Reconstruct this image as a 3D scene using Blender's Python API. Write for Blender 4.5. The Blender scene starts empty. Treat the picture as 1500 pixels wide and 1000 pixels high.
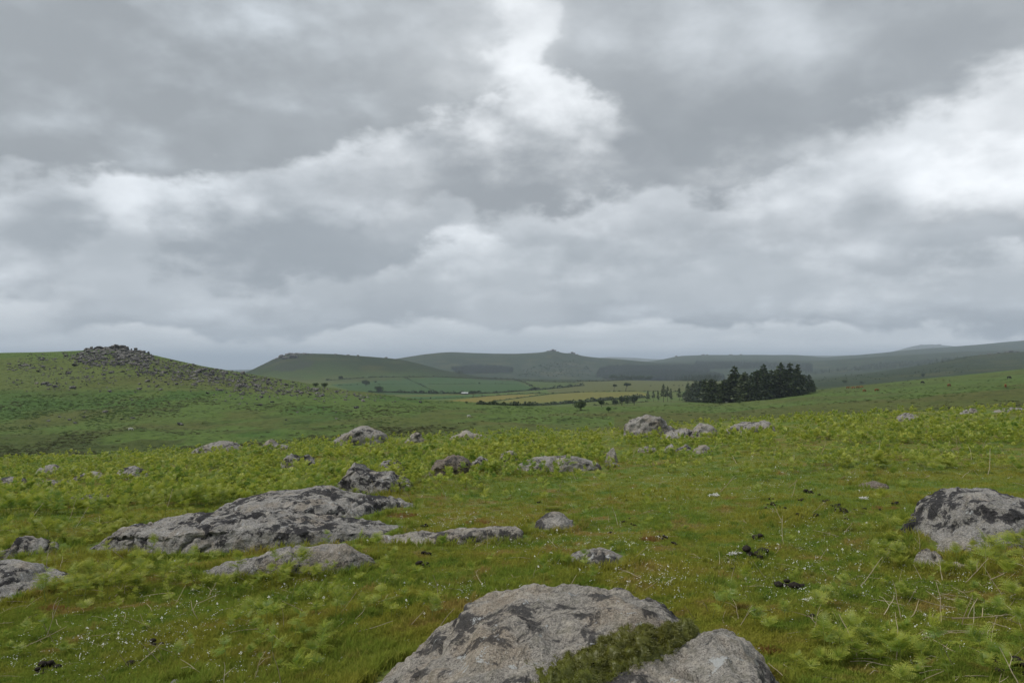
import bpy, bmesh, math, random
import numpy as np
from mathutils import Vector, Matrix, Euler
from mathutils.bvhtree import BVHTree

random.seed(7)
RNG = np.random.default_rng(7)
sc = bpy.context.scene
COL = sc.collection
R = math.radians

# ---------------------------------------------------------------- camera
F = 1125.0            # focal length in photo pixels (photo is 1500 wide)
HORIZON = 530.0       # photo row of the true horizon
CAM_H = 1.6
PITCH = math.atan((HORIZON - 500.0) / F)
cam_data = bpy.data.cameras.new('camera')
cam_data.sensor_width = 36.0
cam_data.lens = 36.0 * F / 1500.0
cam_data.clip_start = 0.05
cam_data.clip_end = 60000.0
cam = bpy.data.objects.new('camera', cam_data)
COL.objects.link(cam)
cam.location = (0, 0, CAM_H)
cam.rotation_euler = (math.pi / 2 + PITCH, 0, 0)
sc.camera = cam

SUN_EL, SUN_AZ = R(52), R(-98)       # azimuth measured from +Y (view direction) to +X

# ---------------------------------------------------------------- node expressions
class S:
    """A socket that can be used in arithmetic; builds Math nodes."""
    def __init__(self, nt, sock): self.nt, self.s = nt, sock
    def _m(self, op, *a, clamp=False):
        n = self.nt.nodes.new('ShaderNodeMath'); n.operation = op; n.use_clamp = clamp
        for i, v in enumerate((self,) + a):
            if isinstance(v, S): self.nt.links.new(v.s, n.inputs[i])
            else: n.inputs[i].default_value = v
        return S(self.nt, n.outputs[0])
    def __add__(self, o): return self._m('ADD', o)
    __radd__ = __add__
    def __sub__(self, o): return self._m('SUBTRACT', o)
    def __rsub__(self, o): return (self * -1.0) + o
    def __mul__(self, o): return self._m('MULTIPLY', o)
    __rmul__ = __mul__
    def __truediv__(self, o): return self._m('DIVIDE', o)
    def pw(self, o): return self._m('POWER', o)
    def mx(self, o): return self._m('MAXIMUM', o)
    def mn(self, o): return self._m('MINIMUM', o)
    def sat(self): return self._m('ADD', 0.0, clamp=True)
    def step(self, a, b, lo=0.0, hi=1.0):
        n = self.nt.nodes.new('ShaderNodeMapRange'); n.interpolation_type = 'SMOOTHSTEP'
        self.nt.links.new(self.s, n.inputs[0])
        for i, v in zip((1, 2, 3, 4), (a, b, lo, hi)):
            if isinstance(v, S): self.nt.links.new(v.s, n.inputs[i])
            else: n.inputs[i].default_value = v
        return S(self.nt, n.outputs[0])

def noise(nt, vec, scale, detail=4.0, rough=0.5, dist=0.0, color=False):
    n = nt.nodes.new('ShaderNodeTexNoise')
    if vec is not None: nt.links.new(vec, n.inputs['Vector'])
    n.inputs['Scale'].default_value = scale; n.inputs['Detail'].default_value = detail
    n.inputs['Roughness'].default_value = rough; n.inputs['Distortion'].default_value = dist
    if color:
        sp = nt.nodes.new('ShaderNodeSeparateColor'); nt.links.new(n.outputs['Color'], sp.inputs[0])
        return [S(nt, o) for o in sp.outputs]
    return S(nt, n.outputs[0])

def vcombine(nt, *a):
    n = nt.nodes.new('ShaderNodeCombineXYZ')
    for i, v in enumerate(a):
        if isinstance(v, S): nt.links.new(v.s, n.inputs[i])
        else: n.inputs[i].default_value = v
    return n.outputs[0]

def mixc(nt, fac, a, b, blend='MIX'):
    n = nt.nodes.new('ShaderNodeMix'); n.data_type = 'RGBA'; n.blend_type = blend
    for idx, v in ((0, fac), (6, a), (7, b)):
        if isinstance(v, S): v = v.s
        if isinstance(v, bpy.types.NodeSocket): nt.links.new(v, n.inputs[idx])
        elif idx == 0: n.inputs[0].default_value = v
        else: n.inputs[idx].default_value = (v[0], v[1], v[2], 1.0)
    return n.outputs[2]

def ray(px, py):
    """World direction of a photo pixel, scaled so that its Y is 1."""
    a = (np.asarray(px, float) - 750.0) / F; b = (500.0 - np.asarray(py, float)) / F
    y = math.cos(PITCH) - b * math.sin(PITCH); z = math.sin(PITCH) + b * math.cos(PITCH)
    return a / y, z / y          # X per Y, (Z - CAM_H) per Y

def azel(px, py):
    u, v = ray(px, py)
    return math.atan2(u, 1.0), math.atan2(v, math.hypot(u, 1.0))

# ---------------------------------------------------------------- sky: layered overcast
world = bpy.data.worlds.new('World'); sc.world = world; world.use_nodes = True
wt = world.node_tree; wt.nodes.clear()
tc = wt.nodes.new('ShaderNodeTexCoord')
sep = wt.nodes.new('ShaderNodeSeparateXYZ'); wt.links.new(tc.outputs['Generated'], sep.inputs[0])
dx, dy, dz = (S(wt, o) for o in sep.outputs)
az = dx._m('ARCTAN2', dy)
el = dz._m('ARCTAN2', (dx * dx + dy * dy)._m('SQRT'))
skyt = wt.nodes.new('ShaderNodeTexSky'); skyt.sky_type = 'NISHITA'; skyt.sun_disc = False
skyt.sun_elevation = SUN_EL; skyt.sun_rotation = SUN_AZ
skyt.air_density = 1.2; skyt.dust_density = 3.0
skys = mixc(wt, 1.0, skyt.outputs[0], (0.085, 0.085, 0.085), 'MULTIPLY')
# cloud-deck coordinates: flat ceiling, so the pattern closes up towards the horizon
dk = dz.mx(0.0) + 0.16
deck = vcombine(wt, dx / dk, dy / dk, 0.0)
dome = vcombine(wt, dx, dy, dz * 1.7)
n1 = noise(wt, deck, 1.0, 6.0, 0.55, 0.0, True)
n2 = noise(wt, dome, 5.2, 6.0, 0.50, 0.0, True)
n3 = noise(wt, dome, 15.0, 6.0, 0.56, 0.0, True)
az = az + (n2[0] - 0.5) * 0.22 + (n3[2] - 0.5) * 0.08
A0, A1, E1 = -0.80, 0.80, 0.62

def fcurve(pts, vals_px=None, lo=0.0, hi=1.0):
    """A smooth function of azimuth. pts are (px, photo row) or (px, value)."""
    n = wt.nodes.new('ShaderNodeFloatCurve')
    t = (az - A0) / (A1 - A0)
    wt.links.new(t.s, n.inputs['Value'])
    xy = []
    for px, v in pts:
        if vals_px: a, e = azel(px, v); xy.append(((a - A0) / (A1 - A0), e / E1))
        else: xy.append(((math.atan2((px - 750) / F, 1.0) - A0) / (A1 - A0), v))
    c = n.mapping.curves[0]
    xy = [(0.0, xy[0][1])] + xy + [(1.0, xy[-1][1])]
    c.points[0].location = xy[0]; c.points[1].location = xy[-1]
    for p in xy[1:-1]: c.points.new(*p)
    n.mapping.update()
    return S(wt, n.outputs[0])

# background far haze band above the horizon, then decks from far (low) to near (high)
base = mixc(wt, (n1[0] * .6 + n2[1] * .5).step(0.42, 0.68), (0.43, 0.46, 0.485), (0.57, 0.595, 0.615))
base = mixc(wt, el.step(0.0, 0.10, 0.10, 0.0), base, skys)
cloud = base
def layer(edge, opac, dark, light, thick, warp, soft, k):
    global cloud
    e = fcurve(edge, True) * E1
    o = fcurve(opac)
    w = (n2[k % 3] - 0.5) * (warp * 9.0) + (n3[(k + 1) % 3] - 0.5) * (warp * 6.5)
    d = el + w - e
    mask = (d.step(soft * -.95, soft * .95) * o * .93).sat()
    up = (d + (n1[k % 3] - 0.5) * thick * 1.6 + (n2[(k + 1) % 3] - 0.5) * thick * 2.2) / thick
    puff = (n3[k % 3] - 0.5) * 0.95 + (n2[(k + 2) % 3] - 0.5) * 1.25
    f = (up.step(0.08, 1.25) + puff * (up.step(0.0, 0.9) * 0.75 + 0.22)).sat()
    colr = mixc(wt, f, dark, light)
    cloud = mixc(wt, mask, cloud, colr)
D = (0.335, 0.37, 0.40); DD = (0.205, 0.225, 0.243); L = (0.54, 0.58, 0.625); W = (0.67, 0.695, 0.72)
layer([(0, 500), (400, 498), (900, 500), (1200, 492), (1500, 486)], [(0, .55), (300, .4), (700, .7), (1500, .9)], (0.37, .40, .425), (0.52, .55, .575), .030, .005, .008, 0)
layer([(-100, 492), (60, 488), (200, 478), (400, 478), (560, 470), (750, 480), (950, 476), (1150, 474), (1350, 470), (1500, 478)],
      [(0, .2), (90, .4), (160, .9), (600, .9), (750, .7), (900, 1), (1500, 1)], (0.225, .25, .275), (.50, .54, .58), .085, .010, .007, 1)
layer([(-100, 470), (0, 440), (150, 436), (300, 445), (560, 440), (720, 432), (900, 436), (1100, 445), (1300, 440), (1500, 425)],
      [(0, .3), (90, .7), (300, .8), (1500, .9)], (0.30, .328, .353), (.62, .65, .68), .090, .013, .010, 2)
layer([(-100, 420), (60, 410), (180, 405), (300, 412), (450, 408), (570, 392), (660, 350), (760, 385), (1000, 400), (1250, 398), (1500, 380)],
      [(0, .9), (80, .9), (140, .35), (200, .8), (260, 1), (520, 1), (620, .8), (720, .55), (1250, .6), (1500, .8)], (0.215, .24, .265), (.58, .615, .65), .125, .015, .014, 0)
layer([(-100, 350), (300, 330), (600, 330), (700, 330), (1000, 330), (1180, 350), (1290, 350), (1370, 345), (1500, 350)],
      [(0, .25), (100, 0), (240, 0), (400, .35), (700, .5), (1100, .6), (1240, .5), (1330, .55), (1400, 1), (1500, 1)], (0.255, .277, .30), W, .13, .016, .016, 1)
layer([(350, 300), (480, 290), (620, 296), (700, 302), (860, 302), (1000, 298), (1100, 285), (1180, 255), (1280, 225)],
      [(0, 0), (330, 0), (480, .35), (620, .75), (690, 1), (1080, 1), (1180, .6), (1300, .2), (1500, .3)], (0.21, .23, .25), (.64, .665, .69), .145, .014, .014, 2)
layer([(-200, 275), (0, 270), (150, 260), (250, 264), (340, 262), (420, 245), (520, 215), (620, 190), (700, 165), (760, 110), (800, 60), (850, 20)],
      [(0, 1), (360, 1), (620, .85), (730, .55), (780, .1), (860, 0), (1500, 0)], DD, (0.50, .545, .59), .34, .015, .015, 0)
layer([(760, 60), (800, 95), (850, 130), (900, 175), (960, 205), (1080, 225), (1180, 220), (1260, 190), (1350, 160), (1440, 110), (1560, 60)],
      [(0, 0), (600, 0), (780, .1), (830, .75), (900, .95), (1400, 1), (1500, .9)], (0.205, .225, .244), (0.40, .43, .46), .42, .017, .026, 1)
bg = wt.nodes.new('ShaderNodeBackground'); bg.inputs['Strength'].default_value = 1.0
wt.links.new(cloud, bg.inputs['Color'])
wo = wt.nodes.new('ShaderNodeOutputWorld'); wt.links.new(bg.outputs[0], wo.inputs['Surface'])
world.cycles.sampling_method = 'MANUAL'; world.cycles.sample_map_resolution = 512

# ---------------------------------------------------------------- sun, exposure
sd = bpy.data.lights.new('sun', 'SUN'); sd.energy = 1.5; sd.angle = R(14); sd.color = (1.0, 0.95, 0.87)
sun = bpy.data.objects.new('sun', sd); COL.objects.link(sun)
sun.location = (0, 0, 60)
sdir = Vector((math.sin(SUN_AZ) * math.cos(SUN_EL), math.cos(SUN_AZ) * math.cos(SUN_EL), math.sin(SUN_EL)))
sun.rotation_euler = sdir.to_track_quat('Z', 'Y').to_euler()
vs = sc.view_settings
vs.view_transform = 'Standard'; vs.look = 'None'; vs.exposure = 0.66; vs.gamma = 1.0; vs.use_curve_mapping = False
sc.render.engine = 'CYCLES'
sc.cycles.max_bounces = 6; sc.cycles.diffuse_bounces = 3; sc.cycles.glossy_bounces = 2
sc.cycles.transmission_bounces = 4; sc.cycles.transparent_max_bounces = 6; sc.cycles.volume_bounces = 0
sc.cycles.use_denoising = True
# ---------------------------------------------------------------- numpy noise
_perm = np.random.default_rng(3).permutation(4096)
def _h(*ix):
    h = np.zeros_like(ix[0])
    for i in ix: h = _perm[(h + i) & 4095]
    return h / 2047.5 - 1.0
def vnoise(x, y, z=None):
    x = np.asarray(x, float); y = np.asarray(y, float)
    z = np.zeros_like(x) if z is None else np.asarray(z, float)
    xi, yi, zi = (np.floor(a).astype(np.int64) for a in (x, y, z))
    fx, fy, fz = x - xi, y - yi, z - zi
    sx, sy, sz = (f * f * f * (f * (f * 6 - 15) + 10) for f in (fx, fy, fz))
    r = 0
    for a in (0, 1):
        for b in (0, 1):
            for c in (0, 1):
                w = (sx if a else 1 - sx) * (sy if b else 1 - sy) * (sz if c else 1 - sz)
                r = r + w * _h(xi + a, yi + b, zi + c)
    return r
def fbm(x, y, z=None, oct=4, gain=0.5):
    s, a, f = 0, 1.0, 1.0
    for i in range(oct):
        s = s + a * vnoise(x * f + 17.3 * i, y * f + 5.1 * i, None if z is None else z * f + 9.7 * i)
        a *= gain; f *= 2.03
    return s
def sstep(a, b, x):
    t = np.clip((x - a) / (b - a), 0, 1); return t * t * (3 - 2 * t)

# ---------------------------------------------------------------- terrain height
# Cross-sections of the moor: at each bearing (named by photo column) the ground
# passes through these (distance, height) stations; heights come from sight lines.
YC = 36.0
def col(px, pts):
    p = np.array(pts, float); return np.interp(px, p[:, 0], p[:, 1])
CREST = [(-400, 690), (0, 674), (150, 667), (300, 658), (450, 649), (600, 641), (750, 635), (900, 631), (1050, 620), (1200, 610), (1350, 604), (1500, 599), (1900, 590)]
SKY_A = [(-400, 520), (0, 517), (60, 516), (110, 514), (170, 511), (220, 519), (260, 528), (300, 537), (350, 545), (400, 553), (483, 568), (558, 579), (617, 587), (700, 591), (833, 597), (950, 596), (1050, 588), (1190, 571), (1250, 565), (1340, 557), (1500, 541), (1900, 500)]
YA = [(-400, 430), (0, 420), (200, 410), (400, 390), (600, 340), (800, 320), (950, 330), (1100, 400), (1250, 440), (1500, 470), (1900, 480)]
def stations(px):
    z = lambda py, Y: CAM_H + ray(px, py)[1] * Y
    cr = col(px, CREST); A = col(px, SKY_A); ya = col(px, YA)
    one = np.ones_like(px)
    K = []
    K.append((one * 0.5, z(cr, YC) / YC * 0.5))
    K.append((one * 14.0, z(cr, YC) / YC * 14.0))
    K.append((one * YC, z(cr, YC)))
    K.append((one * 62.0, z(cr + 16, 62.0)))
    K.append((one * 135.0, z(cr + 1.5, 135.0)))
    K.append((one * 215.0, z(col(px, [(-400, 640), (0, 628), (150, 626), (300, 624), (450, 622), (600, 617), (750, 614), (900, 614), (1050, 607), (1200, 594), (1350, 583), (1500, 571), (1900, 550)]), 215.0)))
    m = 0.5 * A + 0.5 * col(px, [(-400, 590), (0, 585), (150, 585), (300, 590), (450, 598), (600, 602), (750, 604), (900, 606), (1050, 600), (1200, 583), (1350, 572), (1500, 558), (1900, 530)])
    K.append((ya * 0.82, z(m, ya * 0.82)))
    K.append((ya, z(A, ya)))
    hid = col(px, [(-400, 14), (350, 12), (500, 8), (617, 3), (700, 0.5), (950, 0), (1050, 2), (1190, 8), (1500, 12)])
    K.append((ya * 1.35, z(A + hid, ya * 1.35)))
    K.append((one * 900.0, z(col(px, [(-400, 560), (350, 566), (500, 574), (617, 578), (700, 577), (800, 578), (900, 574), (1000, 572), (1100, 572), (1200, 565), (1350, 562), (1500, 552)]), 900.0)))
    K.append((one * 1300.0, z(col(px, [(-400, 556), (350, 556), (500, 560), (617, 562), (700, 562), (800, 562), (900, 560), (1000, 559), (1100, 560), (1200, 557), (1300, 548), (1400, 538), (1500, 532)]), 1300.0)))
    K.append((one * 1750.0, z(col(px, [(-400, 560), (300, 555), (340, 552), (365, 545), (385, 535), (405, 525), (420, 520), (440, 518), (480, 519), (520, 521), (560, 524), (590, 527), (620, 534), (650, 543), (700, 551), (780, 555), (870, 556), (960, 557), (1100, 557), (1200, 555), (1280, 546), (1367, 533), (1420, 522), (1447, 519), (1479, 516), (1520, 515), (1900, 510)]), 1750.0)))
    K.append((one * 2200.0, z(col(px, [(-400, 570), (365, 560), (600, 548), (700, 556), (900, 560), (1100, 556), (1200, 551), (1367, 540), (1450, 533), (1600, 530)]), 2200.0)))
    K.append((one * 2700.0, z(col(px, [(-400, 565), (365, 558), (560, 536), (640, 536), (720, 540), (800, 540), (880, 545), (1000, 546), (1100, 545), (1200, 542), (1330, 531), (1420, 524), (1600, 520)]), 2700.0)))
    K.append((one * 3300.0, z(col(px, [(-400, 560), (365, 555), (500, 538), (590, 524), (620, 519), (655, 516), (700, 517), (760, 517.5), (795, 516), (803, 514.3), (809, 513.2), (816, 514.6), (826, 517), (833, 518), (838, 517), (844, 519), (852, 521), (870, 523), (930, 528), (960, 531), (1000, 533), (1100, 531), (1200, 529), (1300, 522), (1420, 515), (1600, 510)]), 3300.0)))
    K.append((one * 4000.0, z(col(px, [(-400, 560), (560, 540), (900, 535), (1000, 528), (1100, 526), (1200, 528), (1300, 522), (1420, 514), (1600, 508)]), 4000.0)))
    K.append((one * 5000.0, z(col(px, [(-400, 552), (340, 547), (560, 535), (850, 531), (930, 531), (960, 528), (993, 521.5), (1033, 520), (1100, 519.5), (1140, 520), (1170, 520), (1205, 523.5), (1247, 521), (1287, 517.5), (1319, 514), (1407, 507), (1500, 499), (1900, 470)]), 5000.0)))
    K.append((one * 6500.0, z(col(px, [(-400, 552), (900, 534), (1200, 530), (1500, 512), (1900, 500)]), 6500.0)))
    K.append((one * 9000.0, z(col(px, [(-400, 546), (300, 546), (340, 543.5), (365, 543.5), (420, 545), (870, 525), (890, 522.5), (930, 524), (960, 526), (1100, 523), (1180, 520.5), (1230, 521), (1290, 519), (1311, 514.5), (1335, 508), (1345, 506), (1361, 504.5), (1380, 505.5), (1399, 507.5), (1450, 512), (1900, 500)]), 9000.0)))
    K.append((one * 13000.0, z(col(px, [(-400, 560), (1900, 540)]), 13000.0)))
    K.append((one * 40000.0, z(col(px, [(-400, 545), (1900, 540)]), 40000.0)))
    return np.array([k[0] for k in K]), np.array([k[1] for k in K])

def pchip(xk, yk, x):
    """Monotone cubic through K stations for N points: xk, yk (K,N); x (N)."""
    h = np.diff(xk, axis=0); d = np.diff(yk, axis=0) / h
    m = np.zeros_like(yk)
    w1 = 2 * h[1:] + h[:-1]; w2 = h[1:] + 2 * h[:-1]
    same = d[1:] * d[:-1] > 0
    with np.errstate(divide='ignore', invalid='ignore'):
        hm = (w1 + w2) / (w1 / d[:-1] + w2 / d[1:])
    m[1:-1] = np.where(same, hm, 0); m[0] = d[0]; m[-1] = d[-1]
    n = x.shape[0]; ar = np.arange(n)
    i = np.clip((xk <= x[None]).sum(0) - 1, 0, xk.shape[0] - 2)
    x0, hh = xk[i, ar], h[i, ar]; t = (x - x0) / hh
    y0, y1, m0, m1 = yk[i, ar], yk[i + 1, ar], m[i, ar], m[i + 1, ar]
    return y0 * (1 + 2 * t) * (1 - t) ** 2 + m0 * hh * t * (1 - t) ** 2 + y1 * t * t * (3 - 2 * t) + m1 * hh * t * t * (t - 1)

def smooth_col(u):
    return 750.0 + F * u
def H(X, Y, rough=True):
    X = np.atleast_1d(np.asarray(X, float)); Y = np.atleast_1d(np.asarray(Y, float))
    shp = X.shape; X = X.ravel(); Y = Y.ravel()
    r = np.hypot(X, Y) + 1e-9
    a = np.clip(np.arctan2(X, Y), -R(52), R(52))
    Yd = np.maximum(r * np.cos(a), 0.5 + 0 * r); u = np.tan(a)
    out = np.empty_like(X)
    for s in range(0, len(X), 60000):
        e = slice(s, s + 60000)
        xk, yk = stations(smooth_col(u[e]))
        # blend neighbouring bearings a little so that the slopes have no facets
        for du in (-14, 14):
            x2, y2 = stations(smooth_col(u[e]) + du * np.clip(Yd[e] / 60, .3, .5))
            yk = yk + y2
        yk = yk / 3
        out[e] = pchip(np.log(xk), yk, np.log(Yd[e]))
    # near plane is straight in Y, not in log Y
    near = Yd < YC
    if near.any():
        xk, yk = stations(smooth_col(u[near]))
        lin = yk[2] / YC * Yd[near]
        w = sstep(24, YC, Yd[near])
        bulge = 0.10 * np.sin(np.clip(Yd[near] / YC, 0, 1) * math.pi)
        out[near] = (lin + bulge) * (1 - w) + (out[near] + bulge) * w
    if rough:
        out = out + 0.07 * fbm(X * 0.35, Y * 0.35, oct=3) * sstep(0, 6, r) * (1 - sstep(34, 60, Yd)) + 0.015 * fbm(X * 1.9, Y * 1.9, oct=2)
        mid = sstep(70, 140, Yd) * (1 - sstep(330, 420, Yd))
        out = out + mid * (0.55 * fbm(X * .045, Y * .045, oct=4, gain=.55))
        # the old streamwork gullies in the valley bottom on the left
        gl = np.exp(-((Yd - 165) / 40) ** 2) * (1 - sstep(-0.1, 0.12, u))
        out = out + gl * (1.7 * (np.abs(fbm(X * .035 + 4, Y * .05, oct=3)) - .28))
        far = sstep(300, 600, Yd) 
        out = out + far * (0.0011 * Yd) * fbm(X / (Yd * .10 + 20), Y / (Yd * .22 + 20), oct=4) * (1 - 0.5 * sstep(1500, 4000, Yd))
    return out.reshape(shp)

def hit(px, py):
    """Where the sight line through a photo pixel meets the ground (vectorised)."""
    px = np.atleast_1d(np.asarray(px, float)); py = np.atleast_1d(np.asarray(py, float))
    u, v = ray(px, py)
    ys = np.geomspace(2.0, 14000, 260)
    Yg = np.broadcast_to(ys[:, None], (len(ys), len(px)))
    hz = H(u[None] * Yg, Yg)
    below = (CAM_H + v[None] * Yg) < hz
    k = np.where(below.any(0), below.argmax(0), len(ys) - 1); k = np.maximum(k, 1)
    lo, hi = ys[k - 1], ys[k]
    for _ in range(12):
        m = 0.5 * (lo + hi); b = (CAM_H + v * m) < H(u * m, m)
        hi = np.where(b, m, hi); lo = np.where(b, lo, m)
    Y = 0.5 * (lo + hi)
    return np.stack([u * Y, Y, H(u * Y, Y)], 1)
def proj(P):
    P = np.asarray(P, float); x, y, z = P[..., 0], P[..., 1], P[..., 2] - CAM_H
    f = y * math.cos(PITCH) + z * math.sin(PITCH); b = -y * math.sin(PITCH) + z * math.cos(PITCH)
    return 750 + F * x / f, 500 - F * b / f
# ---------------------------------------------------------------- materials
def new_mat(name):
    m = bpy.data.materials.new(name); m.use_nodes = True
    nt = m.node_tree; bsdf = nt.nodes['Principled BSDF']
    return m, nt, bsdf
def pos(nt):
    g = nt.nodes.new('ShaderNodeNewGeometry'); return g.outputs['Position']
def attr(nt, name):
    a = nt.nodes.new('ShaderNodeAttribute'); a.attribute_name = name; return a
def bump(nt, bsdf, h, strength, dist):
    b = nt.nodes.new('ShaderNodeBump'); b.inputs['Strength'].default_value = strength
    b.inputs['Distance'].default_value = dist
    nt.links.new(h.s if isinstance(h, S) else h, b.inputs['Height']); nt.links.new(b.outputs[0], bsdf.inputs['Normal'])
def setc(nt, bsdf, c): nt.links.new(c, bsdf.inputs['Base Color'])

def turf_colour(nt, p):
    """Patchy close-cropped turf: green, olive and straw-brown in world space (shared by soil and blades)."""
    a = noise(nt, p, 0.55, 5, .6); b = noise(nt, p, 2.3, 5, .62); c = noise(nt, p, 0.16, 3, .5)
    g = mixc(nt, a.step(.38, .62), (0.170, 0.186, 0.036), (0.115, 0.172, 0.032))
    g = mixc(nt, (b + (c - .5) * .5).step(.53, .68), g, (0.195, 0.165, 0.06))
    g = mixc(nt, b.step(.36, .47, 1, 0) * .75, g, (0.070, 0.135, 0.024))
    return g
def mat_turf():
    m, nt, b = new_mat('turf_soil'); p = pos(nt)
    c = turf_colour(nt, p)
    f = noise(nt, p, 38, 4, .7)
    c = mixc(nt, f.step(.35, .7) * .6, c, (0.045, 0.05, 0.016))
    setc(nt, b, c); b.inputs['Roughness'].default_value = .95; b.inputs['Specular IOR Level'].default_value = .1
    bump(nt, b, f + noise(nt, p, 9, 4, .6) * 2.0, .8, .03)
    return m
def mat_moor(name):
    """Open moor: surface colour is the 'tint' attribute (grass, heath, fields), broken up by tufts."""
    m, nt, b = new_mat(name); p = pos(nt); t = attr(nt, 'tint')
    big = noise(nt, p, .011, 5, .6); mid = noise(nt, p, .085, 7, .68); fine = noise(nt, p, .5, 6, .75)
    c = t.outputs['Color']
    rg = S(nt, t.outputs['Alpha'])       # 1 = rough moor, 0 = smooth field
    c = mixc(nt, mid.step(.52, .68) * rg * .6, c, (0.030, 0.046, 0.014))
    c = mixc(nt, big.step(.5, .66) * rg * .45, c, (0.090, 0.085, 0.030))
    c = mixc(nt, fine.step(.48, .66) * (rg * .7 + .1), c, (0.022, 0.036, 0.011))
    c = mixc(nt, fine.step(.46, .34, 0, 1) * rg * .35, c, (0.105, 0.12, 0.04))
    setc(nt, b, c); b.inputs['Roughness'].default_value = 1; b.inputs['Specular IOR Level'].default_value = .05
    bump(nt, b, fine + mid * 3.0, .55, .8)
    return m
M_TURF = mat_turf(); M_MOOR = mat_moor('moor_grass')
# ---------------------------------------------------------------- ground sheet, split into named pieces of terrain
def link(o, parent=None):
    COL.objects.link(o)
    if parent is not None: o.parent = parent
    return o
def tag(o, label=None, cat=None, group=None, kind=None):
    if label: o['label'] = label
    if cat: o['category'] = cat
    if group: o['group'] = group
    if kind: o['kind'] = kind
    return o
def mesh_np(name, V, Fq, mats=(), smooth=True):
    V = np.asarray(V, np.float32); Fq = np.asarray(Fq, np.int32)
    me = bpy.data.meshes.new(name)
    k = Fq.shape[1]
    me.vertices.add(len(V)); me.vertices.foreach_set('co', V.ravel())
    me.loops.add(Fq.size); me.loops.foreach_set('vertex_index', Fq.ravel())
    me.polygons.add(len(Fq)); me.polygons.foreach_set('loop_start', np.arange(0, Fq.size, k, dtype=np.int32))
    try: me.polygons.foreach_set('loop_total', np.full(len(Fq), k, np.int32))
    except Exception: pass
    me.polygons.foreach_set('use_smooth', np.full(len(Fq), smooth, bool))
    for m in mats: me.materials.append(m)
    me.update(calc_edges=True)
    return me
def add_col(me, name, C4):
    a = me.attributes.new(name, 'FLOAT_COLOR', 'POINT'); a.data.foreach_set('color', np.asarray(C4, np.float32).ravel())
def add_f(me, name, v):
    a = me.attributes.new(name, 'FLOAT', 'POINT'); a.data.foreach_set('value', np.asarray(v, np.float32).ravel())

def inpoly(px, py, poly):
    P = np.array(poly, float); r = np.zeros(px.shape, bool); j = len(P) - 1
    for i in range(len(P)):
        c = ((P[i, 1] > py) != (P[j, 1] > py)) & (px < (P[j, 0] - P[i, 0]) * (py - P[i, 1]) / (P[j, 1] - P[i, 1] + 1e-12) + P[i, 0])
        r ^= c; j = i
    return r

# bearings: dense in front, coarse behind
front = np.arctan((np.linspace(-140, 1640, 1050) - 750) / F)
a_lo, a_hi = front[0], front[-1]
back = np.linspace(a_hi, a_lo + 2 * math.pi, 90)[1:-1]
AZ = np.concatenate([front, back]); NA = len(AZ)
RS = np.concatenate([np.linspace(.6, 6, 40), np.geomspace(6.1, 60, 150), np.geomspace(61, 600, 190), np.geomspace(606, 9500, 190), np.geomspace(9700, 40000, 16)])
NR = len(RS)
AA, RR = np.meshgrid(AZ, RS)      # (NR, NA)
# rows are at equal forward distance inside the dense fan so that ridges stay on grid lines
cosf = np.cos(np.clip(AA, a_lo, a_hi)); cosf = np.where(np.abs(AA) <= a_hi + .01, cosf, np.cos(a_hi))
RP = RR / cosf
GX, GY = RP * np.sin(AA), RP * np.cos(AA)
GZ = H(GX, GY)
PX, PY = proj(np.stack([GX, np.maximum(GY, .3), GZ], -1))

# surface colours of the land, with some sun and shade painted in
def tint(X, Y, Z, px, py, Yd):
    n = X.shape
    C = np.zeros(n + (4,)); C[..., 3] = 1
    def put(m, c, rough=None):
        m = np.clip(m, 0, 1)[..., None]; C[..., :3] = C[..., :3] * (1 - m) + np.array(c) * m
        if rough is not None: C[..., 3:] = C[..., 3:] * (1 - m) + rough * m
    n1 = fbm(X * .012, Y * .012, oct=4); n2 = fbm(X * .05 + 9, Y * .05, oct=3)
    put(np.ones(n), (0.085, 0.128, 0.032))
    put(sstep(-.1, .5, n1) * .7, (0.102, 0.118, 0.036))
    # valley floor: brown heathy patches; greener bracken on the lower hill slope
    put((Yd < 260) * sstep(-.1, .4, n2) * .55, (0.090, 0.090, 0.032))
    put(sstep(0, .4, fbm(X * .03 + 3, Y * .015, oct=3)) * (px < 620) * (py > 572) * (py < 640) * .8, (0.056, 0.108, 0.026))
    put(np.exp(-((Yd - 165) / 34) ** 2) * (px < 700) * .7 * sstep(-.4, .3, n2), (0.052, 0.068, 0.022))  # dark heather banks of the gully, their shade painted into the colour
    # right-hand slope
    put((px > 1150) * (Yd > 150) * (Yd < 600) * .6 * sstep(-.3, .4, n1), (0.062, 0.092, 0.024))
    put((px > 900) * (Yd > 130) * (Yd < 230) * .6, (0.085, 0.085, 0.026))
    far = np.maximum(sstep(1150, 1650, Yd), sstep(560, 900, Yd) * sstep(1120, 1190, px))
    put(far, (0.026, 0.040, 0.017))
    put(far * sstep(0.0, .5, n1) * .6, (0.017, 0.028, 0.013))
    put(sstep(5500, 8000, Yd), (0.085, 0.095, 0.07))  # farthest hills and tor paled: sunlight on them put into the colour
    # rocky scree below the twin tors and on the right-hand ridge
    put((np.hypot((px - 835) / 60, (py - 538) / 14) < 1.2) * sstep(-.1, .5, fbm(X * .02, Y * .02, oct=4)) * .45, (0.060, 0.068, 0.048))
    put((np.hypot((px - 415) / 45, (py - 530) / 13) < 1) * (Yd > 1400) * (Yd < 1800) * .8 * sstep(-.5, .2, n2), (0.038, 0.042, 0.034))
    return C
YDG = RP * cosf
TT = tint(GX, GY, GZ, PX, PY, YDG)

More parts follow.
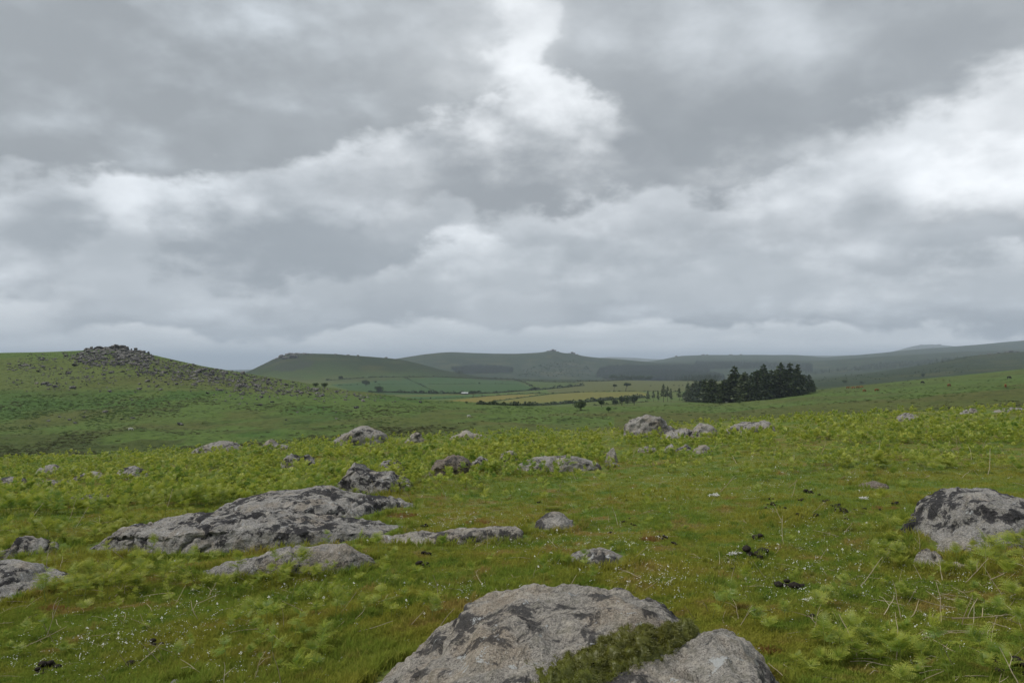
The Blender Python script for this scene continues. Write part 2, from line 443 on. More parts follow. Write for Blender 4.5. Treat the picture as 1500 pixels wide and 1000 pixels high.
# enclosed fields, outlined as in the photo; each is its own piece of ground
FIELDS = [
    ('field', [(483, 563), (560, 557), (640, 553), (705, 555), (752, 556), (786, 571), (740, 575), (640, 577), (560, 578), (520, 574)], (0.044, 0.084, 0.028)),
    ('field', [(755, 557), (800, 559), (850, 562), (834, 566), (800, 570), (788, 570)], (0.062, 0.090, 0.026)),
    ('field', [(600, 581), (640, 580), (720, 577), (700, 580), (660, 583), (615, 585)], (0.050, 0.100, 0.030)),
    ('field', [(652, 587), (690, 583), (730, 579), (790, 577), (760, 582), (722, 587), (700, 590), (655, 590)], (0.17, 0.145, 0.036)),
    ('field', [(728, 588), (770, 582), (812, 577), (860, 574), (940, 574), (950, 577), (944, 580), (900, 582), (840, 586), (770, 591)], (0.145, 0.140, 0.036)),
    ('field', [(852, 557), (1000, 557), (1058, 558), (1052, 568), (1000, 573), (940, 573), (870, 573), (805, 575), (800, 571), (836, 567)], (0.090, 0.098, 0.034)),
]
ci = (np.arange(NA) + 1) % NA
cx = (PX[:-1] + PX[1:] + PX[:-1][:, ci] + PX[1:][:, ci]) / 4
cy = (PY[:-1] + PY[1:] + PY[:-1][:, ci] + PY[1:][:, ci]) / 4
Yq = YDG[:-1]; Aq = np.broadcast_to(AZ[None], Yq.shape)
owner = np.full(Yq.shape, 0)
owner[Yq > 60] = 1; 
owner[(Yq > 60) & (cx < 660) & (Yq > 225)] = 2
owner[(Yq > col(cx, YA) * 1.2)] = 3
owner[(Yq > 1330)] = 4; owner[Yq > 2200] = 5; owner[Yq > 6500] = 6
fmask = (Yq > 380) & (Yq < 1500) & (np.abs(Aq) < a_hi)
for k, (nm, poly, c) in enumerate(FIELDS): owner[fmask & inpoly(cx, cy, poly)] = 10 + k
names = {0: ('moor_ground', 'near moor of turf and bracken'), 1: ('valley_moor', ''), 2: ('tor_hillside', ''), 3: ('farmland', ''), 4: ('middle_hills', ''), 5: ('far_hills', ''), 6: ('horizon_hills', '')}
idx = np.arange(NR * NA).reshape(NR, NA)
Q = np.stack([idx[:-1], idx[:-1][:, ci], idx[1:][:, ci], idx[1:]], -1)   # (NR-1,NA,4)
GV = np.stack([GX, GY, GZ], -1).reshape(-1, 3); TC = TT.reshape(-1, 4)
for k in sorted(set(owner.ravel())):
    q = Q[owner == k].reshape(-1, 4)[:, ::-1]
    us, inv = np.unique(q, return_inverse=True)
    nm = names[k][0] if k < 10 else FIELDS[k - 10][0]
    V = GV[us]; inv = inv.reshape(-1, 4); t = TC[us].copy()
    if k == 0:      # close the sheet under the camera
        ctr = len(V); V = np.vstack([V, [[0, 0, float(H(0, .1)[0])]]]); t = np.vstack([t, t[:1]])
    if k >= 10: t[:, :3] = FIELDS[k - 10][2]; t[:, 3] = .25
    me = mesh_np(nm, V, inv, [M_TURF if k == 0 else M_MOOR])
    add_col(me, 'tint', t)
    if k == 0:
        bm = bmesh.new(); bm.from_mesh(me); bm.verts.ensure_lookup_table()
        rim = {int(i): j for j, i in enumerate(us)}
        for j in range(NA):
            bm.faces.new((bm.verts[ctr], bm.verts[rim[int(idx[0, (j + 1) % NA])]], bm.verts[rim[int(idx[0, j])]]))
        for f in bm.faces: f.smooth = True
        bm.normal_update(); bm.to_mesh(me); bm.free()
    o = link(bpy.data.objects.new(nm, me)); tag(o, kind='structure')

# fast sight-line lookup on the finished sheet (first ground the line meets)
_fc = np.linspace(-140, 1640, 1050); _SL = (GZ[:, :1050] - CAM_H) / YDG[:, :1050]; _ur = np.tan(AZ[:1050])
def hit(px, py):
    px = np.atleast_1d(np.asarray(px, float)); py = np.atleast_1d(np.asarray(py, float))
    u, v = ray(px, py); out = np.empty((len(px), 3)); r0 = int(np.searchsorted(RS, 2.2))
    cf = np.clip(np.interp(u, _ur, np.arange(1050)), 0, 1048.999); c0 = cf.astype(int); fr = cf - c0
    for s in range(0, len(px), 3000):
        e = slice(s, s + 3000)
        sl = _SL[r0:][:, c0[e]] * (1 - fr[e]) + _SL[r0:][:, c0[e] + 1] * fr[e]
        up = sl >= v[e][None]; k = np.where(up.any(0), up.argmax(0), len(sl) - 30); k = np.maximum(k, 1); ar = np.arange(sl.shape[1])
        a, b = sl[k - 1, ar], sl[k, ar]; t = np.clip((v[e] - a) / (b - a + 1e-12), 0, 1)
        Y = RS[r0:][k - 1] * (1 - t) + RS[r0:][k] * t
        out[e, 0] = u[e] * Y; out[e, 1] = Y
    out[:, 2] = H(out[:, 0], out[:, 1])
    return out
# ---------------------------------------------------------------- granite
def mat_granite(name, base, warm, dark_amt, pale_amt, scale=1.0, rough_bump=1.0, coarse=0.0):
    m, nt, b = new_mat(name)
    tcn = nt.nodes.new('ShaderNodeTexCoord'); p = tcn.outputs['Object']
    p = pos(nt)
    g = nt.nodes.new('ShaderNodeNewGeometry')
    up = nt.nodes.new('ShaderNodeSeparateXYZ'); nt.links.new(g.outputs['Normal'], up.inputs[0]); upz = S(nt, up.outputs[2])
    big = noise(nt, p, 1.6 * scale, 6, .6, .4); md = noise(nt, p, 6.5 * scale, 7, .66, .3); fine = noise(nt, p, 42 * scale, 5, .7)
    sp = noise(nt, p, 150 * scale, 3, .6)
    c = mixc(nt, big.step(.36, .62), base, warm)
    c = mixc(nt, fine.step(.38, .64) * .75, c, tuple(x * .42 for x in base))
    c = mixc(nt, md.step(.48, .62) * .7, c, tuple(x * .48 for x in base))
    c = mixc(nt, noise(nt, p, 2.7 * scale, 4, .6).step(.5, .64) * .5, c, (base[0] * .80, base[1] * .66, base[2] * .50))
    c = mixc(nt, md.step(.46, .34, 0, 1) * .5, c, (base[0] * 1.35, base[1] * 1.3, base[2] * 1.2))
    c = mixc(nt, sp.step(.54, .66) * .65, c, (0.50, .46, .40))              # feldspar grains
    c = mixc(nt, sp.step(.45, .36, 0, 1) * .7, c, (0.045, .043, .042))     # mica
    c = mixc(nt, noise(nt, p, 17 * scale, 4, .6).step(.5, .66) * .5, c, (0.17, .16, .12))
    # black lichen in ragged patches, pale crust lichen on upper faces
    sp2 = noise(nt, p, 62 * scale, 2, .5)
    c = mixc(nt, sp2.step(.57, .66) * .38, c, (0.52, .47, .40))
    c = mixc(nt, sp2.step(.42, .35, 0, 1) * .38, c, (0.06, .055, .05))
    bl = (md * .62 + big * .5 + fine * .14).step(.70 - dark_amt * .16, .745 - dark_amt * .16)
    c = mixc(nt, bl * (.93 if dark_amt > .3 else .8), c, mixc(nt, fine.step(.4, .65), (0.018, .018, .020), (0.055, .052, .055)))
    v = noise(nt, p, 7.5 * scale, 7, .66, .5)
    pl = ((v + fine * .22 + sp * .12).step(.865 - pale_amt * .14, .91 - pale_amt * .14)) * upz.step(-.1, .5)
    c = mixc(nt, pl * .85, c, (0.52, .53, .52))
    vo = nt.nodes.new('ShaderNodeTexVoronoi'); vo.inputs['Scale'].default_value = 11 * scale
    wv = nt.nodes.new('ShaderNodeMix'); wv.data_type = 'VECTOR'; wv.inputs[0].default_value = .06
    nz = nt.nodes.new('ShaderNodeTexNoise'); nz.inputs['Scale'].default_value = 9 * scale; nt.links.new(p, nz.inputs['Vector'])
    nt.links.new(p, wv.inputs[4]); nt.links.new(nz.outputs['Color'], wv.inputs[5]); nt.links.new(wv.outputs[1], vo.inputs['Vector'])
    vs_ = nt.nodes.new('ShaderNodeSeparateColor'); nt.links.new(vo.outputs['Color'], vs_.inputs[0]); pick = S(nt, vs_.outputs[0]); rad = S(nt, vs_.outputs[1])
    disc = (S(nt, vo.outputs['Distance']) + (fine - .5) * .18 - rad * .16).step(.05, .0) * pick.step(.70, .72)
    c = mixc(nt, disc * .7, c, mixc(nt, pick.step(.84, .86), (0.34, .36, .36), (0.42, .41, .37)))
    ce = nt.nodes.new('ShaderNodeTexVoronoi'); ce.feature = 'DISTANCE_TO_EDGE'; ce.inputs['Scale'].default_value = .95 * scale
    w2 = nt.nodes.new('ShaderNodeMix'); w2.data_type = 'VECTOR'; w2.inputs[0].default_value = .22
    n5 = nt.nodes.new('ShaderNodeTexNoise'); n5.inputs['Scale'].default_value = 2.2 * scale; n5.inputs['Detail'].default_value = 6; nt.links.new(p, n5.inputs['Vector'])
    nt.links.new(p, w2.inputs[4]); nt.links.new(n5.outputs['Color'], w2.inputs[5]); nt.links.new(w2.outputs[1], ce.inputs['Vector'])
    crack = S(nt, ce.outputs['Distance']).step(.006, .001) * big.step(.45, .55)
    c = mixc(nt, crack * .4, c, (0.03, .028, .025))
    setc(nt, b, c); b.inputs['Roughness'].default_value = .92; b.inputs['Specular IOR Level'].default_value = .2
    bump(nt, b, md * 1.9 + fine * 1.0 + sp * .4 + sp2 * .5 + big - crack * .5, .85 * rough_bump, .045 / scale)
    return m
M_ROCK = mat_granite('granite_warm_grey', (0.43, .40, .355), (0.34, .305, .265), .30, .50)
M_ROCK_D = mat_granite('granite_black_lichen', (0.40, .385, .365), (0.30, .285, .265), .42, .48)
M_ROCK_L = mat_granite('granite_grey_lichen', (0.40, .38, .355), (0.30, .285, .265), .26, .52)
M_ROCK_B = mat_granite('granite_brown', (0.22, .17, .13), (0.19, .16, .13), .15, .15)
M_ROCK_F = mat_granite('granite_far', (0.17, .165, .16), (0.13, .125, .12), .5, .2, .22, .6)

def grid_faces(n, m, wrap=False):
    i = np.arange(n * m).reshape(n, m)
    return np.stack([i[:-1, :-1], i[1:, :-1], i[1:, 1:], i[:-1, 1:]], -1).reshape(-1, 4)
def np_normals(V, n, m):
    G = V.reshape(n, m, 3); a = np.gradient(G, axis=0); b = np.gradient(G, axis=1)
    N = np.cross(a, b).reshape(-1, 3); N /= np.linalg.norm(N, axis=1, keepdims=True) + 1e-9
    return N

ROCKS = []        # (X, Y, half width, half depth) footprints that keep plants off, plus BVH for near ones
def rock_mesh(name, top, base_py, depth, mat, seed, back=.5, lump=.05, square=.62, res=(70, 44), cuts=8, sink=.12, yfront=None, strata=0.0, joints=3):
    """A boulder whose skyline follows the photo outline at its real distance, with a full body
    in depth: 'depth' metres front to back, ridge placed 'back' of the way in."""
    rg = np.random.default_rng(seed)
    T = np.array(top, float); T[:, 1] += 2.0 if base_py < 725 else 0.0; midx = .5 * (T[0, 0] + T[-1, 0])
    Yf = yfront if yfront else float(hit(midx, base_py)[0, 1])
    D = Yf + depth * back
    ns, nt_ = res
    s = (1 - np.cos(np.linspace(0, math.pi, ns))) / 2; s = .5 * s + .5 * np.linspace(0, 1, ns)
    px = T[0, 0] + s * (T[-1, 0] - T[0, 0]); py = np.interp(px, T[:, 0], T[:, 1])
    k = np.array([.25, .5, .25]); py[1:-1] = np.convolve(py, k, 'same')[1:-1]
    u, v = ray(px, py); X = u * D; Z = CAM_H + v * D
    gz = H(X, np.full_like(X, D)); zb = gz - sink
    Z = np.maximum(Z, zb + .01)
    w = (1 - np.abs(2 * s - 1) ** 2.6) ** (1 / 2.2); w = np.clip(w, .03, 1)
    t = np.linspace(0, math.pi, nt_)
    ct, st = np.cos(t), np.sin(t)
    yy = -np.sign(ct) * np.abs(ct) ** square; zz = np.abs(st) ** square
    yoff = np.where(yy < 0, yy * depth * back, yy * depth * (1 - back))
    VX = np.repeat(X[:, None], nt_, 1)
    VY = D + w[:, None] * yoff[None]
    gzz = H(VX, VY) - sink
    zr = np.clip(Z - zb, 0, None)
    VZ = gzz + (zb[:, None] - gzz) * zz[None] + zr[:, None] * zz[None]
    V = np.stack([VX, VY, VZ], -1).reshape(-1, 3)
    size = max(X[-1] - X[0], depth); hgt = zr.max()
    # flat granite facets: shave the body with a few random planes
    c0 = np.array([X.mean(), D, gz.mean()])
    for _ in range(cuts):
        a = rg.uniform(0, 2 * math.pi); e = rg.uniform(-.1, .9)
        n = np.array([math.cos(a) * math.cos(e), math.sin(a) * math.cos(e) - .25, math.sin(e)]); n /= np.linalg.norm(n)
        d = (V - c0) @ n; lim = np.quantile(d, rg.uniform(.86, .96))
        over = np.clip(d - lim, 0, None); V = V - (over * .92)[:, None] * n
    N = np_normals(V, ns, nt_)
    if N[(ns // 2) * nt_ + nt_ // 2, 2] < 0: N = -N
    f = 1.0 / size; sd = seed * 3.1
    amp = lump * min(size, 2.2 * hgt + .25 * size)
    d = fbm(V[:, 0] * 2.2 * f + sd, V[:, 1] * 2.2 * f, V[:, 2] * 3 * f, 3) * amp
    d += (1 - np.abs(fbm(V[:, 0] * 6 * f + sd, V[:, 1] * 6 * f, V[:, 2] * 8 * f, 3)) - .7) * amp * .55
    d += fbm(V[:, 0] * 9 + sd, V[:, 1] * 9, V[:, 2] * 9, 4, .6) * min(.018, amp * .35)
    # weathered joints: a few long open cracks cut across the body, mostly parallel
    ja = rg.uniform(-.6, .6)
    for q in range(int(joints)):
        a = ja + (rg.normal(0, .18) if q % 3 else 1.45); n = np.array([math.sin(a), math.cos(a) * .8, rg.normal(0, .35)]); n /= np.linalg.norm(n)
        off = rg.uniform(-.38, .38) * size
        wob = fbm(V[:, 0] * 3 + q, V[:, 1] * 3, V[:, 2] * 3, 3) * .07 * size
        dd = (V - c0) @ n - off + wob
        gw = max(.012, size * .009)
        d -= np.exp(-(dd / gw) ** 2) * min(.05, amp * .9)
        d += sstep(0, gw * 3, dd) * amp * rg.normal(0, .22)
    if strata: d += np.sin(V[:, 2] * 2 * math.pi / strata + 2 * fbm(V[:, 0] * 1.5, V[:, 1] * 1.5, oct=2)) * strata * .2
    V = V + d[:, None] * N
    q = grid_faces(ns, nt_)
    me = mesh_np(name, V, q[:, ::-1] if False else q, [mat])
    bm = bmesh.new(); bm.from_mesh(me); bmesh.ops.recalc_face_normals(bm, faces=bm.faces)
    if sum(fc.normal.z for fc in bm.faces) < 0: bmesh.ops.reverse_faces(bm, faces=bm.faces)
    bm.to_mesh(me); bm.free()
    ROCKS.append((float(X.mean()), D + depth * (.5 - back), float(X[-1] - X[0]) / 2, depth / 2, V))
    return me
def rock(name, label, top, base_py, depth, mat, seed, cat='boulder', group=None, parent=None, **k):
    me = rock_mesh(name, top, base_py, depth, mat, seed, **k)
    o = link(bpy.data.objects.new(name, me), parent)
    if parent is None: tag(o, label, cat, group)
    return o
def empty(name, loc=(0, 0, 0)):
    e = bpy.data.objects.new(name, None); e.empty_display_size = .2; COL.objects.link(e); e.location = loc
    return e

# --- foreground pair
big_boulder = rock('boulder', 'largest granite boulder at the bottom edge with a green moss cushion on its right flank',
     [(508, 1048), (540, 1004), (582, 969), (645, 923), (686, 893), (716, 877), (765, 865), (800, 868), (850, 867), (905, 865), (960, 879), (1000, 895), (1022, 918), (1034, 950), (1042, 1000)],
     1010, 1.75, M_ROCK, 11, back=.72, lump=.035, square=.74, res=(230, 150), cuts=4, sink=.2, yfront=3.0)
small_boulder = rock('boulder', 'smaller domed granite boulder at the bottom edge, right of the largest mossy boulder',
     [(905, 1040), (920, 1005), (932, 984), (955, 963), (975, 951), (1010, 935), (1040, 923), (1060, 924), (1080, 931), (1110, 956), (1135, 980), (1152, 1001), (1168, 1040)],
     1010, 1.1, M_ROCK, 23, back=.68, lump=.04, square=.72, res=(150, 100), cuts=4, sink=.2, yfront=2.95)
# --- left foreground
rock('boulder', 'flat grey slab with black lichen cut off by the left edge of the photo',
     [(-70, 850), (-30, 832), (0, 829), (30, 832), (60, 842), (95, 850), (118, 856), (128, 880)], 900, 1.5, M_ROCK_D, 31, back=.7, lump=.03, square=.7, res=(110, 70))
oc = empty('rock_outcrop', tuple(hit(380, 810)[0])); tag(oc, 'long low granite outcrop of layered slabs left of centre among bracken', 'rock outcrop')
def part_rock(name, par, *a, **k):
    o = rock(name, None, *a, parent=par, **k); o.matrix_parent_inverse = Matrix.Translation(-par.location); return o
part_rock('slab', oc, [(300, 762), (330, 738), (380, 724), (430, 717), (480, 716), (500, 722), (540, 729), (575, 733), (598, 741), (608, 752), (612, 772)], 778, 2.0, M_ROCK_D, 41, back=.72, lump=.03, square=.82, res=(210, 110), joints=6)
part_rock('slab', oc, [(135, 805), (160, 780), (190, 768), (240, 757), (270, 751), (320, 746), (370, 744), (430, 746), (470, 752), (520, 762), (560, 768), (590, 776), (605, 792)], 812, 1.5, M_ROCK_D, 43, back=.78, lump=.03, square=.85, res=(230, 110), joints=6)
rock('boulder', 'low whitish slab in the grass in front of the long layered outcrop',
     [(276, 846), (300, 830), (340, 819), (380, 814), (405, 806), (430, 799), (470, 797), (500, 794), (530, 796), (543, 803), (550, 818)], 843, .42, M_ROCK_L, 47, back=.7, lump=.035, square=.7, res=(150, 60), joints=1, cuts=2)
rock('boulder', 'thin pale rib of rock lying in turf right of the long outcrop',
     [(556, 790), (600, 788), (630, 787), (660, 781), (700, 774), (730, 771), (760, 770), (782, 780)], 797, .45, M_ROCK, 53, back=.55, lump=.05, sink=.06, res=(120, 44), joints=1)
rock('boulder', 'small rounded rock capped by a rim of brown moss near the photo centre',
     [(776, 782), (788, 765), (800, 756), (815, 752), (832, 754), (840, 764), (846, 780)], 776, .5, M_ROCK_L, 59, lump=.05)
rock('boulder', 'low triangular rock in turf with white flowers on its right side',
     [(822, 828), (840, 812), (862, 805), (880, 802), (898, 807), (915, 817), (925, 828)], 829, .55, M_ROCK_L, 61, lump=.06, sink=.06)
# --- middle field
rock('boulder', 'peaked grey rock with a black lichen cap behind the long outcrop',
     [(482, 722), (490, 706), (500, 692), (510, 679), (518, 673), (528, 675), (535, 683), (550, 687), (575, 688), (585, 696), (600, 704), (612, 716)], 724, 1.1, M_ROCK_D, 67, lump=.05, res=(110, 60))
rock('boulder', 'dark low rock just behind the peaked grey rock', [(548, 690), (556, 678), (570, 673), (585, 676), (593, 690)], 692, .7, M_ROCK_D, 71, lump=.07)
rock('boulder', 'brownish wedge shaped rock half sunk in bracken near the middle', [(622, 696), (635, 679), (652, 670), (668, 666), (680, 669), (688, 679), (694, 696)], 696, 1.1, M_ROCK_B, 73, lump=.06)
rock('boulder', 'small dark rock at the right end of the brownish wedge shaped rock', [(686, 688), (693, 674), (704, 667), (712, 672), (716, 688)], 690, .7, M_ROCK_D, 79, lump=.07)
rock('boulder', 'small knobbly grey rock between the brownish wedge and the long flat ledge', [(730, 674), (735, 661), (746, 658), (756, 662), (760, 674)], 676, .6, M_ROCK_L, 83, lump=.08)
rock('boulder', 'long flat ledge of lichened rock in bracken right of centre', [(752, 686), (765, 674), (785, 669), (810, 667), (835, 668), (858, 672), (872, 678), (880, 688)], 690, .9, M_ROCK_L, 89, lump=.06)
rock('boulder', 'little upright pointed stone standing alone in bracken', [(886, 676), (889, 660), (894, 651), (899, 653), (903, 664), (906, 677)], 678, .35, M_ROCK, 97, lump=.05)
rock('boulder', 'tiny flat stone just below the little upright pointed stone', [(884, 682), (892, 676), (902, 675), (910, 682)], 683, .3, M_ROCK_L, 98, lump=.05, sink=.04)
for i, (a, b, y, lab) in enumerate([(936, 960, 651, 'small white topped stone below the blocky pale boulder'), (975, 992, 650, 'small stone in bracken, second of the row below the crest boulders'), (995, 1012, 648, 'small grey stone in bracken, third of the row below the crest boulders'), (1018, 1040, 652, 'dark small stone ending the row below the crest boulders')]):
    rock('stone', lab, [(a - 4, y + 12), (a, y + 4), ((a + b) / 2, y - 1), (b, y + 3), (b + 4, y + 12)], y + 12, .5, M_ROCK_L, 101 + i, cat='stone', lump=.07, res=(40, 24))
rock('boulder', 'dark peat hummock overgrown by bracken behind the long outcrop', [(408, 684), (416, 667), (428, 660), (440, 664), (450, 660), (458, 670), (468, 684)], 684, .8, M_ROCK_D, 103, lump=.09)  # dark peat and fern hummock, given a rock body and granite colour
# --- crest row
rock('boulder', 'blocky pale boulder with a flat top on the bracken crest right of centre', [(912, 642), (918, 622), (923, 611), (935, 607), (950, 607), (965, 610), (978, 618), (988, 632), (992, 642)], 640, 1.6, M_ROCK_L, 107, lump=.05, square=.5, res=(90, 50))
rock('boulder', 'dark flat rock between the blocky pale boulder and the white domed one', [(972, 640), (985, 629), (1000, 625), (1015, 626), (1022, 638)], 642, 1.2, M_ROCK_D, 109, lump=.07)
rock('boulder', 'white domed rock with a black lichen crown on the crest', [(1008, 642), (1014, 627), (1024, 618), (1034, 617), (1043, 625), (1049, 633), (1052, 642)], 642, 1.2, M_ROCK_L, 113, lump=.06)
rock('boulder', 'low grey ledge with dark streaks on the crest below the conifer plantation', [(1060, 634), (1068, 620), (1085, 617), (1105, 615), (1128, 614), (1138, 622), (1142, 634)], 634, 1.3, M_ROCK_L, 127, lump=.06)
rock('boulder', 'low grey hump at the left end of the row of crest boulders', [(278, 666), (292, 655), (310, 649), (325, 645), (340, 647), (352, 656), (358, 668)], 662, 1.6, M_ROCK_L, 131, lump=.05)
rock('boulder', 'small pyramid shaped rock on the crest between the low hump and the biggest crest boulder', [(370, 662), (380, 650), (392, 643), (399, 640), (404, 648), (420, 652), (430, 662)], 660, 1.2, M_ROCK_L, 137, lump=.05)
rock('boulder', 'biggest crest boulder, split grey block against the dark valley', [(484, 650), (492, 641), (505, 634), (520, 627), (535, 623), (550, 624), (562, 625), (566, 632), (568, 652)], 652, 1.9, M_ROCK_L, 139, lump=.05, square=.5, res=(100, 56))
rock('boulder', 'small triangular stone on the crest right of the biggest crest boulder', [(590, 650), (598, 639), (608, 632), (615, 634), (620, 642), (624, 650)], 648, .9, M_ROCK, 149, lump=.05)
rock('boulder', 'low twin humped rock on the crest left of centre', [(650, 648), (660, 637), (672, 634), (684, 629), (692, 632), (702, 634), (712, 638), (718, 648)], 644, 1.2, M_ROCK, 151, lump=.05)
# --- left field
for i, (pts, b, mt, lab) in enumerate([
    ([(50, 694), (58, 686), (75, 682), (92, 683), (98, 694)], 695, M_ROCK_L, 'low slab at the left, highest of the stones in the left bracken'),
    ([(40, 712), (48, 702), (65, 702), (85, 703), (100, 704), (108, 712)], 713, M_ROCK_L, 'dark ledge of rock in the left bracken below the highest slab'),
    ([(104, 706), (112, 695), (128, 690), (145, 692), (150, 702)], 704, M_ROCK_L, 'white crusted stone at the right end of the dark left ledge'),
    ([(-8, 708), (2, 698), (16, 696), (30, 698), (36, 710)], 710, M_ROCK_L, 'low grey rock at the left edge of the photo in distant bracken'),
    ([(170, 702), (178, 688), (190, 683), (202, 685), (215, 694), (222, 704)], 702, M_ROCK_D, 'dark knobbly rock in bracken left of the peaked grey rock'),
    ([(52, 738), (62, 728), (78, 724), (84, 738)], 739, M_ROCK_L, 'small stone low in the left bracken, left one of three'),
    ([(95, 736), (104, 727), (118, 727), (124, 737)], 738, M_ROCK_L, 'small stone low in the left bracken, middle one of three'),
    ([(122, 738), (130, 726), (146, 724), (158, 727), (164, 738)], 739, M_ROCK_L, 'small stone low in the left bracken, right one of three'),
    ([(-12, 826), (0, 805), (18, 803), (26, 822)], 824, M_ROCK_L, 'small pale rock at the left edge above the flat black lichened slab'),
    ([(20, 812), (28, 788), (45, 786), (62, 792), (78, 806)], 814, M_ROCK_D, 'dark little rock hidden behind bracken near the left edge')]):
    rock('boulder', lab, pts, b, .7, mt, 160 + i, lump=.07, res=(60, 34))
# --- right field
rock('boulder', 'large rounded boulder streaked black and white at the right edge',
     [(1322, 800), (1338, 786), (1350, 762), (1362, 744), (1378, 730), (1395, 721), (1420, 719), (1450, 722), (1475, 727), (1495, 735), (1515, 752), (1535, 790)], 815, 1.5, M_ROCK_D, 181, back=.6, lump=.035, square=.68, res=(140, 90), cuts=3)
rock('boulder', 'small round speckled rock in front of the large streaked boulder', [(1372, 815), (1380, 797), (1395, 789), (1412, 785), (1428, 788), (1437, 798), (1440, 814)], 815, .45, M_ROCK, 191, lump=.04)
rock('stone', 'small broken stone left of the small round speckled rock', [(1344, 834), (1350, 815), (1362, 806), (1376, 812), (1384, 834)], 834, .35, M_ROCK, 193, cat='stone', lump=.08)
rock('stone', 'flat little stone in grass below the small round speckled rock', [(1388, 840), (1398, 830), (1412, 827), (1420, 838)], 840, .3, M_ROCK, 197, cat='stone', lump=.06, sink=.05)
rock('stone', 'white stone in the bracken below the right hand slope with cattle', [(1316, 618), (1322, 607), (1330, 602), (1338, 606), (1344, 616)], 617, .8, M_ROCK_L, 199, cat='stone', lump=.07)
rock('stone', 'low reddish stone barely showing in the turf at right', [(1256, 716), (1270, 706), (1284, 703), (1300, 708), (1306, 716)], 716, .5, M_ROCK_B, 211, cat='stone', lump=.05, sink=.04)
rock('boulder', 'dark flat rocks on the skyline of bracken near the right edge', [(1446, 606), (1455, 596), (1475, 594), (1495, 592), (1515, 596), (1525, 606)], 604, 1.2, M_ROCK_L, 223, lump=.06)
rock('stone', 'dark stone on the bracken crest left of the rocks at the right edge', [(1402, 606), (1412, 598), (1424, 597), (1432, 605)], 606, .8, M_ROCK_L, 227, cat='stone', lump=.06)
rock('stone', 'rounded pale cobble in the grass at the bottom edge left of the largest boulder', [(246, 1004), (249, 997), (255, 994), (261, 997), (264, 1005)], 1008, .05, M_ROCK_L, 229, cat='stone', lump=.04, sink=.01, res=(30, 20))
# ---------------------------------------------------------------- leaf materials
def mat_leaf(name, ramp, tipcol=None, trans=.45, var=.35, worldvar=True):
    m, nt, b = new_mat(name)
    oi = nt.nodes.new('ShaderNodeObjectInfo'); rnd = S(nt, oi.outputs['Random'])
    c = mixc(nt, rnd, ramp[0], ramp[1])
    if worldvar:
        p = pos(nt); c = mixc(nt, noise(nt, p, .35, 3, .6).step(.4, .62) * var, c, ramp[2])
    if tipcol:
        t = attr(nt, 'tip'); tf = S(nt, t.outputs['Fac'])
        c = mixc(nt, (tf * tf * .85).sat(), c, tipcol)
    out = nt.nodes['Material Output']
    d = nt.nodes.new('ShaderNodeBsdfDiffuse'); tr = nt.nodes.new('ShaderNodeBsdfTranslucent'); g = nt.nodes.new('ShaderNodeBsdfGlossy')
    g.inputs['Roughness'].default_value = .45
    mx = nt.nodes.new('ShaderNodeMixShader'); mx.inputs[0].default_value = trans
    for n in (d, tr): nt.links.new(c, n.inputs[0])
    nt.links.new(d.outputs[0], mx.inputs[1]); nt.links.new(tr.outputs[0], mx.inputs[2])
    m2 = nt.nodes.new('ShaderNodeMixShader'); m2.inputs[0].default_value = .03
    nt.links.new(mx.outputs[0], m2.inputs[1]); nt.links.new(g.outputs[0], m2.inputs[2])
    nt.links.new(m2.outputs[0], out.inputs['Surface'])
    nt.nodes.remove(b)
    return m
M_FERN = mat_leaf('bracken_leaf', [(0.11, .22, .028), (0.31, .37, .042), (0.42, .41, .06)], (0.50, .46, .07), .45)
M_STEM = mat_leaf('bracken_stem', [(0.18, .24, .05), (0.24, .26, .06), (0.2, .2, .06)], None, .1)
M_STRAW = mat_leaf('dead_stalk', [(0.36, .29, .18), (0.46, .40, .28), (0.3, .22, .13)], None, .15)
M_PETAL = mat_leaf('white_petals', [(0.62, .62, .55), (0.74, .74, .68), (0.66, .66, .55)], None, .3)
M_MOSS = mat_leaf('moss', [(0.075, .105, .012), (0.12, .14, .016), (0.12, .09, .018)], None, .25, .4)
def mat_blade():
    m, nt, b = new_mat('grass_blade')
    p = pos(nt); c = turf_colour(nt, p)
    oi = nt.nodes.new('ShaderNodeObjectInfo')
    c = mixc(nt, S(nt, oi.outputs['Random']).step(.55, 1.0) * .45, c, (0.20, .20, .06))
    c = mixc(nt, 1.0, c, (1.62, 1.46, 1.2), 'MULTIPLY')
    d = nt.nodes.new('ShaderNodeBsdfDiffuse'); tr = nt.nodes.new('ShaderNodeBsdfTranslucent')
    mx = nt.nodes.new('ShaderNodeMixShader'); mx.inputs[0].default_value = .4
    for n in (d, tr): nt.links.new(c, n.inputs[0])
    nt.links.new(d.outputs[0], mx.inputs[1]); nt.links.new(tr.outputs[0], mx.inputs[2])
    nt.links.new(mx.outputs[0], nt.nodes['Material Output'].inputs['Surface']); nt.nodes.remove(b)
    return m
M_BLADE = mat_blade()

